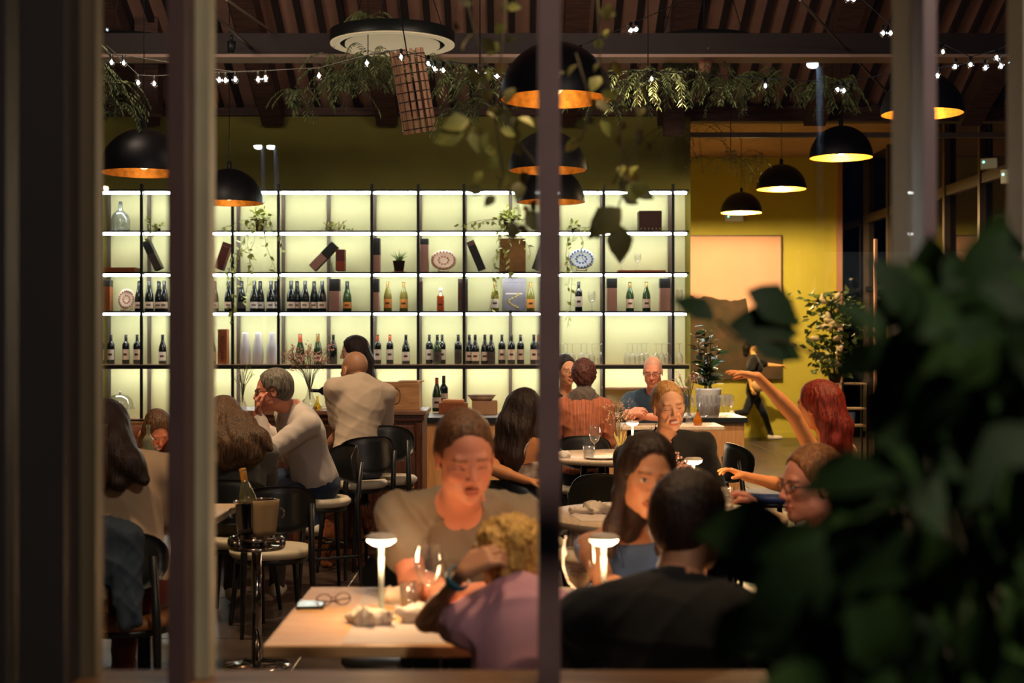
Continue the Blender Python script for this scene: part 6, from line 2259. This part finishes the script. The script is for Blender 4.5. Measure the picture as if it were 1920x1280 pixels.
# 3 man in black, back to us
r3, i3 = person('man with dark short hair in a black T-shirt, back to the window',
                Vector((P(1255, 0, 3.42).x, 3.40, .53)), P(1266, 1112, 3.50), P(1297, 980, 3.58), 175, 130, 4, 4, 1.03, S_TAN, H_DARK, 'short',
                arms=(dict(e=P(1085, 1290, 3.8), w=P(1120, 1190, 4.0), d=(.5, .8, 0), n=(0, 0, -1), side=-1, hidden=True),
                      dict(e=P(1440, 1265, 3.8), w=P(1400, 1185, 4.0), d=(-.5, .8, 0), n=(0, 0, -1), side=1, hidden=True)),
                shirt_mat=cloth_mat('tshirt_black', c8(24, 25, 28)), sleeves=.6, trousers=TROU_D, fine=.0045, shirt_h=.008, sw=.215, bulk=1.08)
# 4 woman in sleeveless blue
r4, i4 = person('woman with long dark hair in a sleeveless blue denim top',
                Vector((P(1222, 0, 4.9).x, 4.9, .53)), P(1205, 985, 4.62), P(1212, 893, 4.42), 0, 10, 6, -8, 1.02, S_TAN, H_DARK, 'long', True,
                arms=(dict(e=P(1300, 1120, 4.45), w=P(1240, 1118, 4.25), d=(-1, -.2, 0), n=(0, 0, -1), side=-1, hidden=True),
                      dict(e=P(1135, 1095, 4.45), w=P(1200, 1112, 4.22), d=(1, -.2, .0), n=(0, 0, -1), side=1)),
                drapes=([((.062, -.015, .03), .02), ((.072, -.005, -.06), .02), ((.082, .02, -.16), .026), ((.085, .03, -.24), .018)],
                        [((-.062, -.015, .03), .02), ((-.072, -.01, -.06), .02), ((-.078, .01, -.16), .026), ((-.075, .03, -.22), .018)],
                        [((0, -.08, .0), .06), ((0, -.09, -.12), .06), ((0, -.08, -.2), .03)]),
                shirt_mat=cloth_mat('denim_top', c8(104, 134, 184), .2), style='cami', cami=.93, trousers=TROU_D, fine=.0028, shirt_h=.008)
# 5 man at right end in profile
r5, i5 = person('man in glasses and light grey shirt gesturing, half hidden by the leaves at right',
                Vector((P(1590, 0, 4.95).x, 4.95, .52)), P(1560, 985, 4.93), P(1520, 908, 4.88), -80, -72, 4, 0, 1.04, S_RED, H_LIGHT, 'short',
                arms=(dict(e=P(1450, 1060, 4.65), w=P(1432, 985, 4.6), d=(-.35, -.1, .8), n=(-.9, .2, -.3), side=1, curl=(.6, .5, .6, .7), spread=.2),
                      dict(e=P(1530, 1120, 5.1), w=P(1440, 1120, 5.0), d=(-1, 0, 0), n=(0, 0, -1), hidden=True)),
                shirt_mat=cloth_mat('shirt_light_grey', c8(160, 158, 150)), sleeves=.6, trousers=TROU_D, fine=.0035)
glasses_on(r5, i5, M_POSTIN)
# 6 red-haired woman with raised arm
S_ORG = c8(226, 150, 92)
r6, i6 = person('red-haired woman stretching one arm up and pointing with the other hand',
                Vector((P(1590, 0, 7.1).x, 7.1, .54)), P(1556, 838, 7.0), P(1532, 762, 6.98), -115, -128, 0, -4, .98, S_ORG, H_RED, 'long', True,
                arms=(dict(e=P(1487, 776, 6.75), w=P(1420, 706, 6.65), d=(-.95, -.1, .22), n=(.1, .1, -1), side=-1, curl=(.12, .15, .2, .25), spread=.12, thumb=.3),
                      dict(e=P(1478, 912, 7.1), w=P(1398, 893, 7.0), d=(-.75, -.1, .35), n=(-.3, 0, -1), side=1, curl=(.25, .3, .5, .6), spread=.22, thumb=-.3)),
                drapes=([((.05, -.05, .04), .045), ((.07, -.07, -.06), .05), ((.06, -.09, -.17), .05), ((.05, -.1, -.27), .03)],
                        [((-.05, -.05, .04), .045), ((-.06, -.08, -.06), .05), ((-.05, -.1, -.17), .05), ((-.04, -.1, -.26), .03)],
                        [((0, -.08, .03), .06), ((0, -.12, -.1), .06), ((0, -.13, -.22), .05)]),
                shirt_mat=cloth_mat('top_beige', c8(200, 165, 128)), style='cami', trousers=TROU_D, fine=.0038)
# 7 smiling woman
r7, i7 = person('laughing woman with short slicked fair hair in a black top',
                Vector((P(1260, 0, 7.62).x, 7.62, .54)), P(1244, 824, 7.40), P(1254, 762, 7.28), 5, 9, 6, 8, 1.02, S_FAIR, H_GOLD, 'crop', True, sw=.205,
                arms=(None, None), smile=True, shirt_mat=cloth_mat('shirt_black', c8(26, 26, 26)), style='shirt', sleeves=1.6, trousers=TROU_D, fine=.0024, eyes='down', brow=c8(150, 100, 64), bulk=1.08)
# 8 plaid jacket person (back)
M_PLAID = mat('plaid', c8(176, 98, 60), .85, color2=c8(128, 72, 52), vscale=5, stretch=(22, 1, 1), bump=.2, bscale=60)
r8, i8 = person('person with curly auburn hair, grey scarf and rust plaid jacket, seen from behind',
                Vector((P(1092, 0, 11.02).x, 11.02, .55)), P(1094, 748, 11.08), P(1095, 706, 11.12), 180, 175, 0, 0, .97, S_FAIR, H_AUB, 'curly', True, sw=.175,
                shirt_mat=M_PLAID, style='shirt', sleeves=1.9, trousers=TROU_D, fine=0, coarse=.009, bulk=1.15)
sc = [cone(P(1074, 750, 11.06), P(1114, 750, 11.06), .05, .05, .03), cone(P(1082, 738, 11.04), P(1106, 738, 11.04), .045, .045, .03), cone(P(1084, 742, 11.18), P(1104, 742, 11.18), .045, .045, .03),
      cone(P(1090, 728, 11.06), P(1100, 728, 11.06), .04, .04, .03)]
ax = prims_axes(sc, .006, pad=.02)
V, Q = nets(wrinkle(field(sc, ax), ax, .014, 4, .05), ax)
o = npmesh('scarf', V, Q, cloth_mat('scarf_grey', c8(104, 92, 84), .3, bump=.5))
attach(o, r8)
# 9 man facing us behind
r9, i9 = person('dark-haired man in a black T-shirt facing the plaid jacket',
                Vector((P(1060, 0, 11.92).x, 11.92, .70)), P(1060, 742, 11.8), P(1062, 694, 11.72), 10, 20, 5, 5, 1.0, S_TAN, H_BLACK, 'short',
                shirt_mat=MATS['tshirt_black'], sleeves=.6, trousers=TROU_D, fine=.0048)
# 10 blue T-shirt man
r10, i10 = person('bald man with spectacles in a navy T-shirt, hands together on the high table',
                  Vector((P(1226, 0, 11.9).x, 11.88, .72)), P(1228, 738, 11.75), P(1224, 697, 11.62), 0, -12, 14, 0, 1.0, S_RED, None, 'bald',
                  arms=(dict(e=P(1262, 782, 11.6), w=P(1215, 781, 11.45), d=(-1, -.1, .1), n=(0, -.3, -1), side=-1, curl=(.4, .5, .5, .5)),
                        dict(e=P(1178, 778, 11.6), w=P(1180, 775, 11.42), d=(1, -.2, .25), n=(.2, .5, -.5), side=1, curl=(.5, .5, .6, .6))),
                  shirt_mat=cloth_mat('tshirt_navy', c8(44, 62, 78)), sleeves=.7, trousers=TROU_D, fine=.0045, bulk=1.12, stubble=c8(150, 120, 100), eyes='down')
glasses_on(r10, i10, M_BLACK)
# 11 bartender pouring
r11, i11 = person('barwoman with long brown hair in profile holding two bottles behind the sideboard',
                  Vector((P(700, 0, 11.9).x, 11.9, .95)), P(690, 722, 11.82), P(663, 660, 11.75), -80, -88, 8, 0, 1.0, S_FAIR, H_DARK, 'long', True,
                  arms=(dict(e=P(668, 775, 11.55), w=P(641, 742, 11.5), d=(-1, 0, .05), n=(0, 0, 1), side=-1, curl=(.7, .8, .8, .8)),
                        dict(e=P(700, 790, 11.9), w=P(668, 735, 11.72), d=(-1, 0, 0), n=(0, 0, 1), side=1, curl=(.8, .8, .8, .8))),
                  drapes=([((0, -.07, .04), .06), ((0, -.1, -.08), .055), ((0, -.09, -.22), .05), ((.01, -.08, -.38), .035), ((.01, -.07, -.52), .02)],
                          [((.06, -.04, .0), .03), ((.06, -.05, -.12), .03)], [((-.06, -.04, .0), .03), ((-.06, -.05, -.12), .03)]),
                  shirt_mat=cloth_mat('blouse_black', c8(30, 28, 28)), sleeves=.4, fine=.0048, trousers=TROU_D,
                  legs=[(Vector((P(700, 0, 11.9).x, 11.82, .5)), Vector((P(700, 0, 11.9).x, 11.84, .09)), (-1, 0, 0)), (Vector((P(700, 0, 11.9).x, 11.98, .5)), Vector((P(700, 0, 11.9).x, 12.0, .09)), (-1, 0, 0))])
for px0, py0, d_, lab in ((585, 733, 11.45, 'dark bottle held level by the barwoman, the lower of two'), (615, 722, 11.66, 'dark bottle held level by the barwoman, the upper of two')):
    q = P(px0, py0, d_)
    t = bottle('wine_bottle', 'bordeaux', G_DARK, L_DARK, C_DARK, q, lab)
    t.rotation_euler = (0, R(90), 0)
    t.rotation_euler = (0, R(-88), 0)
    t.location = q + Vector((.29, 0, -.005))
# 12 bald man in polo, back
r12, i12 = person('bald man in a beige polo shirt sitting at the sideboard, seen from behind',
                  Vector((P(668, 0, 9.62).x, 9.62, .735)), P(676, 716, 9.72), P(664, 694, 9.84), -150, -140, 0, 0, 1.06, S_TAN, None, 'bald',
                  arms=(dict(e=P(640, 812, 9.75), w=P(608, 842, 9.85), d=(-.6, .5, -.4), n=(0, 0, -1), side=-1, curl=(.4, .4, .4, .5)),
                        dict(e=P(716, 812, 9.9), w=P(690, 825, 10.15), d=(-.5, .8, 0), n=(0, 0, -1), side=1, hidden=True)),
                  shirt_mat=cloth_mat('polo_beige', c8(188, 168, 148)), style='shirt', sleeves=.68, trousers=TROU_J, fine=.0045, bulk=1.1, sw=.185, stubble=c8(120, 92, 74))
# 13 man in pale shirt and spectacles, profile
r13, i13 = person('grey-haired man in spectacles and a pale shirt, hand at his chin, in profile',
                  Vector((P(592, 0, 8.85).x, 8.85, .70)), P(551, 768, 8.72), P(512, 733, 8.62), -62, -82, 6, 0, 1.04, S_RED, H_GREY, 'short',
                  arms=(dict(e=P(500, 850, 8.42), w=P(484, 776, 8.50), d=(-.1, 0, 1), n=(.7, .1, .1), side=-1, curl=(1.0, 1.0, 1.0, 1.0)),
                        dict(e=P(545, 855, 9.05), w=P(500, 800, 9.1), d=(-.8, .2, .2), n=(0, 0, -1), hidden=True)),
                  shirt_mat=cloth_mat('shirt_pale', c8(196, 184, 176)), style='shirt', sleeves=1.8, trousers=TROU_J, fine=.0034, bulk=1.12, sw=.19, brow=c8(120, 110, 100), legdir=(-1, .25, 0))
glasses_on(r13, i13, M_BLACK)
# 14 grey-blue shirt woman with long fair-brown hair, back
H_DKBL = hair_mat('hair_dark_blond', c8(112, 78, 46), c8(40, 28, 20))
r14, i14 = person('woman in a grey-blue shirt with very long streaked hair, bent over, back to us',
                  Vector((P(452, 0, 8.2).x, 8.2, .54)), P(440, 836, 8.3), P(415, 790, 8.42), 180, -160, 20, 12, 1.0, S_FAIR, H_DKBL, 'long', True, sw=.18,
                  arms=(dict(e=P(392, 900, 8.5), w=P(380, 880, 8.75), d=(0, 1, 0), n=(0, 0, -1), hidden=True), dict(e=P(505, 900, 8.5), w=P(470, 885, 8.75), d=(-.3, 1, 0), n=(0, 0, -1), hidden=True)),
                  drapes=([P(418, 765, 8.36), P(455, 790, 8.22), P(492, 818, 8.1), P(508, 838, 8.05)], [P(410, 780, 8.34), P(430, 815, 8.16), P(450, 850, 8.08)], [P(405, 780, 8.34), P(402, 830, 8.15), P(408, 862, 8.08)],
                          [P(418, 770, 8.34), P(470, 815, 8.14), P(488, 846, 8.06)]) if False else (
                      [(P(420, 770, 8.38), .075), (P(455, 796, 8.2), .06), (P(490, 822, 8.08), .04), (P(508, 842, 8.03), .015)],
                      [(P(412, 780, 8.36), .08), (P(432, 820, 8.14), .06), (P(452, 858, 8.05), .03)],
                      [(P(405, 785, 8.34), .07), (P(404, 830, 8.12), .06), (P(410, 868, 8.05), .03)],
                      [(P(420, 780, 8.34), .06), (P(465, 826, 8.1), .05), (P(484, 855, 8.04), .025)], [(P(420, 790, 8.3), .07), (P(448, 838, 8.08), .06), (P(470, 862, 8.04), .03)], [(P(408, 800, 8.3), .07), (P(420, 845, 8.1), .06), (P(430, 868, 8.05), .03)]), dk_=.07,
                  shirt_mat=cloth_mat('shirt_grey_blue', c8(112, 110, 104), .2), style='shirt', sleeves=1.5, trousers=TROU_B, fine=0, bulk=1.15, coarse=.008)
# 15 bending girl with blond hair
r15, i15 = person('girl with long blond hair bending low over the table at left',
                  Vector((P(255, 0, 10.3).x, 10.3, .54)), P(272, 812, 9.95), P(296, 806, 9.72), 12, 28, 42, 6, 1.02, S_RED, H_DKBL, 'long', True,
                  arms=(dict(e=P(330, 850, 9.75), w=P(318, 862, 9.5), d=(-.3, -1, 0), n=(0, 0, -1), side=-1), dict(e=P(245, 860, 9.8), w=P(270, 865, 9.5), d=(.4, -1, 0), n=(0, 0, -1))),
                  drapes=([((-.07, .0, .03), .035), ((-.07, .05, -.06), .035), ((-.05, .06, -.15), .025)], [((.07, -.0, .03), .035), ((.08, .01, -.08), .04), ((.07, .02, -.2), .03)], [((0, -.08, 0), .07), ((.02, -.1, -.12), .06), ((.04, -.1, -.22), .04)]),
                  shirt_mat=cloth_mat('tshirt_rust', c8(120, 76, 60)), sleeves=.5, trousers=TROU_D, fine=.0035)
# 16 cream shirt woman, back
r16, i16 = person('woman in a loose cream shirt with long dark hair, back to us at far left',
                  Vector((P(244, 0, 5.92).x, 5.92, .545)), P(224, 862, 6.0), P(204, 808, 6.08), 180, 172, 8, -4, 1.0, S_FAIR, H_DARK, 'long', True, sw=.19,
                  arms=(dict(e=P(150, 960, 6.1), w=P(190, 990, 6.3), d=(.3, 1, 0), n=(0, 0, -1), hidden=True), dict(e=P(312, 965, 6.12), w=P(285, 985, 6.35), d=(-.3, 1, 0), n=(0, 0, -1), hidden=True)),
                  drapes=([(P(205, 790, 6.0), .085), (P(215, 835, 5.88), .075), (P(245, 870, 5.82), .055), (P(270, 900, 5.8), .025)],
                          [(P(200, 800, 6.0), .08), (P(205, 850, 5.87), .07), (P(225, 905, 5.8), .04)], [(P(190, 800, 6.0), .08), (P(180, 860, 5.87), .06), (P(190, 905, 5.82), .035)]),
                  shirt_mat=cloth_mat('shirt_cream', c8(214, 182, 146), .08), style='shirt', sleeves=1.6, trousers=cloth_mat('trousers_rust', c8(120, 52, 36)), fine=0, bulk=1.2, coarse=.008, shirt_h=.008)
# 17 dark long hair, tan shoulders
r17, i17 = person('woman with very long dark hair, bare shoulders and a brown and white dress',
                  Vector((P(990, 0, 8.05).x, 8.05, .54)), P(972, 826, 8.0), P(984, 772, 8.04), 150, 150, 5, 8, 1.0, c8(204, 138, 92), H_DARK, 'long', True, sw=.185,
                  arms=(dict(e=P(928, 880, 7.85), w=P(985, 900, 7.75), d=(1, .1, -.1), n=(0, 0, -1), side=-1), dict(e=P(1030, 900, 8.2), w=P(1010, 900, 8.4), d=(0, 1, 0), n=(0, 0, -1), hidden=True)),
                  drapes=([((-.03, -.06, .03), .065), ((-.03, -.11, -.08), .065), ((-.04, -.12, -.22), .055), ((-.04, -.1, -.36), .03)], [((.04, -.06, .02), .06), ((.05, -.10, -.1), .06), ((.05, -.12, -.25), .055), ((.03, -.12, -.42), .03)],
                          [((.07, .0, .0), .03), ((.085, -.01, -.12), .035), ((.08, -.03, -.3), .03)]),
                  shirt_mat=mat('dress_pattern', c8(214, 196, 184), .8, color2=c8(86, 50, 36), vscale=13), style='cami', trousers=mat('dress_pattern', c8(200, 180, 170)), fine=.0048)
# 18 walking figure
DW = 22.6
pw = P(1410, 0, DW)
r18, i18 = person('waiter in black T-shirt with a beige apron bag striding before the lime wall',
                  P(1412, 735, DW), P(1414, 668, DW), P(1412, 645, DW), 80, 80, 8, 0, .9, c8(235, 180, 110), H_BLACK, 'long', True, sw=.17,
                  arms=(dict(e=P(1440, 684, DW + .25), w=P(1462, 685, DW + .2), d=(1, 0, .05), n=(0, 0, -1), curl=(1.2, 1.2, 1.2, 1.2)),
                        dict(e=P(1404, 700, DW - .25), w=P(1409, 728, DW - .28), d=(.2, 0, -1), n=(.8, 0, 0), curl=(.8, .8, .8, .8))),
                  drapes=([((0, -.07, .03), .06), ((0, -.1, -.08), .06), ((0, -.1, -.2), .04)],),
                  shirt_mat=MATS['tshirt_black'], sleeves=.7, trousers=TROU_D, fine=.0055, coarse=.01,
                  legs=[(P(1432, 775, DW + .1), P(1446, 815, DW + .1), (1, 0, 0)), (P(1398, 772, DW - .1), P(1372, 776, DW - .12), (.3, 0, -1))])
o = MB().ball((0, 0, 0), .1, 16, 10, (1.3, .5, 1)).build('shoulder_bag', mat('bag_beige', c8(200, 160, 110), .7))
o.location = P(1424, 722, DW - .3)
tag(o, 'beige bag swinging at the hip of the striding waiter', 'bag')

# plant stand with flowering plant in the far right corner
DS = 18.0
t = empty('plant_stand', (P(1560, 0, DS).x, DS, 0), 0, 'black metal plant stand with wooden shelves at far right', 'stand')
x1 = P(1602, 0, DS).x - t.location.x
for x_ in (0, x1 * .48, x1 * 1.6):
    for y_ in (0, .3):
        MB().box((x_ - .012, y_ - .012, 0), (x_ + .012, y_ + .012, P(0, 716, DS).z)).build('leg', M_BLACK, t)
for py in (718, 765, 797):
    z_ = P(0, py, DS).z
    MB().rbox((0 if py == 718 else x1 * .48, -.01, z_ - .02), (x1 * 1.6, .31, z_), .003).build('shelf', M_SHELFW, t)
zt_ = P(0, 718, DS).z
trailing_plant('flowering_plant', (P(1562, 0, DS).x + .05, DS + .12, zt_), 'tall bushy plant with cream buds on the black plant stand', M_DPOT, .09, .12,
               [], 44, MATS['ficus_green'], bush=0)
fo = bpy.data.objects['flowering_plant']
r_ = random.Random(4)
b, fl2 = MB(), MB()
pp = []
for i in range(420):
    h_ = r_.random()
    x_ = r_.gauss(0, .12 + .1 * h_) - .05 * h_
    pp.append(((x_, r_.gauss(0, .1), .1 + h_ * 1.05), (r_.uniform(-1, 1), r_.uniform(-1, 1), r_.uniform(-.6, .8))))
leaf_stuff(b, pp, .13, .075, r_)
b.build('foliage', mat('bush_green', c8(110, 132, 62), .55, var=.4), fo, kind='stuff')
for i in range(12):
    M_ = Matrix.Translation((r_.uniform(-.3, .05), -.15, .4 + r_.random() * .75)) @ Matrix.Rotation(r_.uniform(0, 3), 4, 'Y')
    MB().ball((0, 0, 0), .035, 8, 6, (1, 1, 1.9), M_).build('bud', mat('bud_cream', c8(236, 214, 168), .6), fo)
MB().tube([(0, 0, .1), (-.03, 0, .6), (-.05, 0, 1.1)], .012, 6).build('stem', M_STEM, fo)
o = MB().lathe([(0, 0), (.07, 0), (.08, .16), (.075, .16), (0, .15)], 18).build('blue_tub', mat('tub_blue', c8(150, 175, 215), .5))
o.location = (P(1575, 0, DS).x + x1 * .35 + .04, DS + .12, P(0, 797, DS).z)
tag(o, 'pale blue tub on the lower shelf of the plant stand', 'tub')

# ------------------------------------------------------------------ the dark leafy bush outside the glass at right
big = leaf_mesh('bush_leaf', .12, .075, M_LEAF, .2, .35)
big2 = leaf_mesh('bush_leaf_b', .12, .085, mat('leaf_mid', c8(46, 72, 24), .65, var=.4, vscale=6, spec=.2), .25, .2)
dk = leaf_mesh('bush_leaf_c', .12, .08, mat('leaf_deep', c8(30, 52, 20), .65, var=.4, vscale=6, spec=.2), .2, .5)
bp_ = Vector((.85, 1.85, .0))
bush = empty('leafy_bush', bp_, 0, 'large dark out-of-focus leafy bush outside the window at right', 'bush')
r_ = random.Random(77)


def edge_x(py):     # left outline of the bush in the view
    pts_ = [(430, 1930), (480, 1860), (520, 1770), (560, 1690), (620, 1620), (700, 1640), (760, 1650), (850, 1640), (930, 1610), (990, 1520), (1050, 1450), (1120, 1450), (1200, 1440), (1290, 1430)]
    for (a, xa_), (b__, xb_) in zip(pts_[:-1], pts_[1:]):
        if a <= py <= b__:
            return xa_ + (xb_ - xa_) * (py - a) / (b__ - a)
    return 1500


n = 0
while n < 285:
    py = r_.uniform(500, 1310)
    e_ = edge_x(py)
    px = e_ + 20 + (r_.random() ** 1.15) * (1960 - e_)
    d = r_.uniform(1.25, 1.95)
    p_ = P(px, py, d) - bp_
    out = Vector((px - 1750, 0, -(py - 950))).normalized()
    dd = out * r_.uniform(.1, .9) + Vector((r_.uniform(-.7, .7), r_.uniform(-.7, .2), r_.uniform(-1.0, .2)))
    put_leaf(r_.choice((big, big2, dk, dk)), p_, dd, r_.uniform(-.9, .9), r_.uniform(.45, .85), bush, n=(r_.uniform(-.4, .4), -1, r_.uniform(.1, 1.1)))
    n += 1
pp = []
b = MB()
for i in range(1100):
    py = r_.uniform(520, 1300)
    e_ = edge_x(py)
    px = e_ + 70 + r_.random() * (2000 - e_)
    pp.append((P(px, py, r_.uniform(2.2, 2.55)) - bp_, (r_.uniform(-1, 1), r_.uniform(-.5, .5), r_.uniform(-1, .5))))
leaf_stuff(b, pp, .11, .075, r_)
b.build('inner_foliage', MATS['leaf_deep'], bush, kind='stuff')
st = MB()
for k in range(22):
    x_, y_ = r_.uniform(-.1, .12), r_.uniform(-.1, .1)
    px = r_.uniform(1520, 1900)
    py = edge_x(600) * 0 + r_.uniform(560, 1000)
    tip = P(max(px, edge_x(py) + 60), py, r_.uniform(1.8, 2.3)) - bp_
    st.tube([(x_, y_, 0), (x_ + (tip.x - x_) * .35, y_, tip.z * .5), tip], [.012, .008, .003], 6)
st.build('branch', M_STEM, bush, kind='stuff')
# sprig reaching in before the painting
for (px, py, dx, dz_, s_, me_) in ((1400, 545, .85, -.35, 1.0, dk), (1365, 610, 1, -.05, 1.15, dk), (1395, 625, .8, -.2, 1.0, dk), (1340, 600, -.6, .5, .7, dk),
                                   (1495, 1000, -1, .05, 1.3, big2), (1470, 1015, -1, -.25, 1.0, big2), (1480, 1060, -1, -.05, .9, big), (1420, 1120, -.6, -1, 1.0, big),
                                   (1460, 1080, -.7, .4, .9, big2)):
    put_leaf(me_, P(px, py, 2.3 if py < 700 else 1.85) - bp_, (dx, -.15, dz_), r_.uniform(-.3, .3), s_ * (.85 if py < 700 else .85), bush, n=(0, -1, .35))
MB().tube([P(1345, 600, 2.3) - bp_, P(1380, 635, 2.3) - bp_, P(1480, 640, 2.3) - bp_, P(1640, 720, 2.2) - bp_], .003, 5).build('twig', M_STEM, bush)
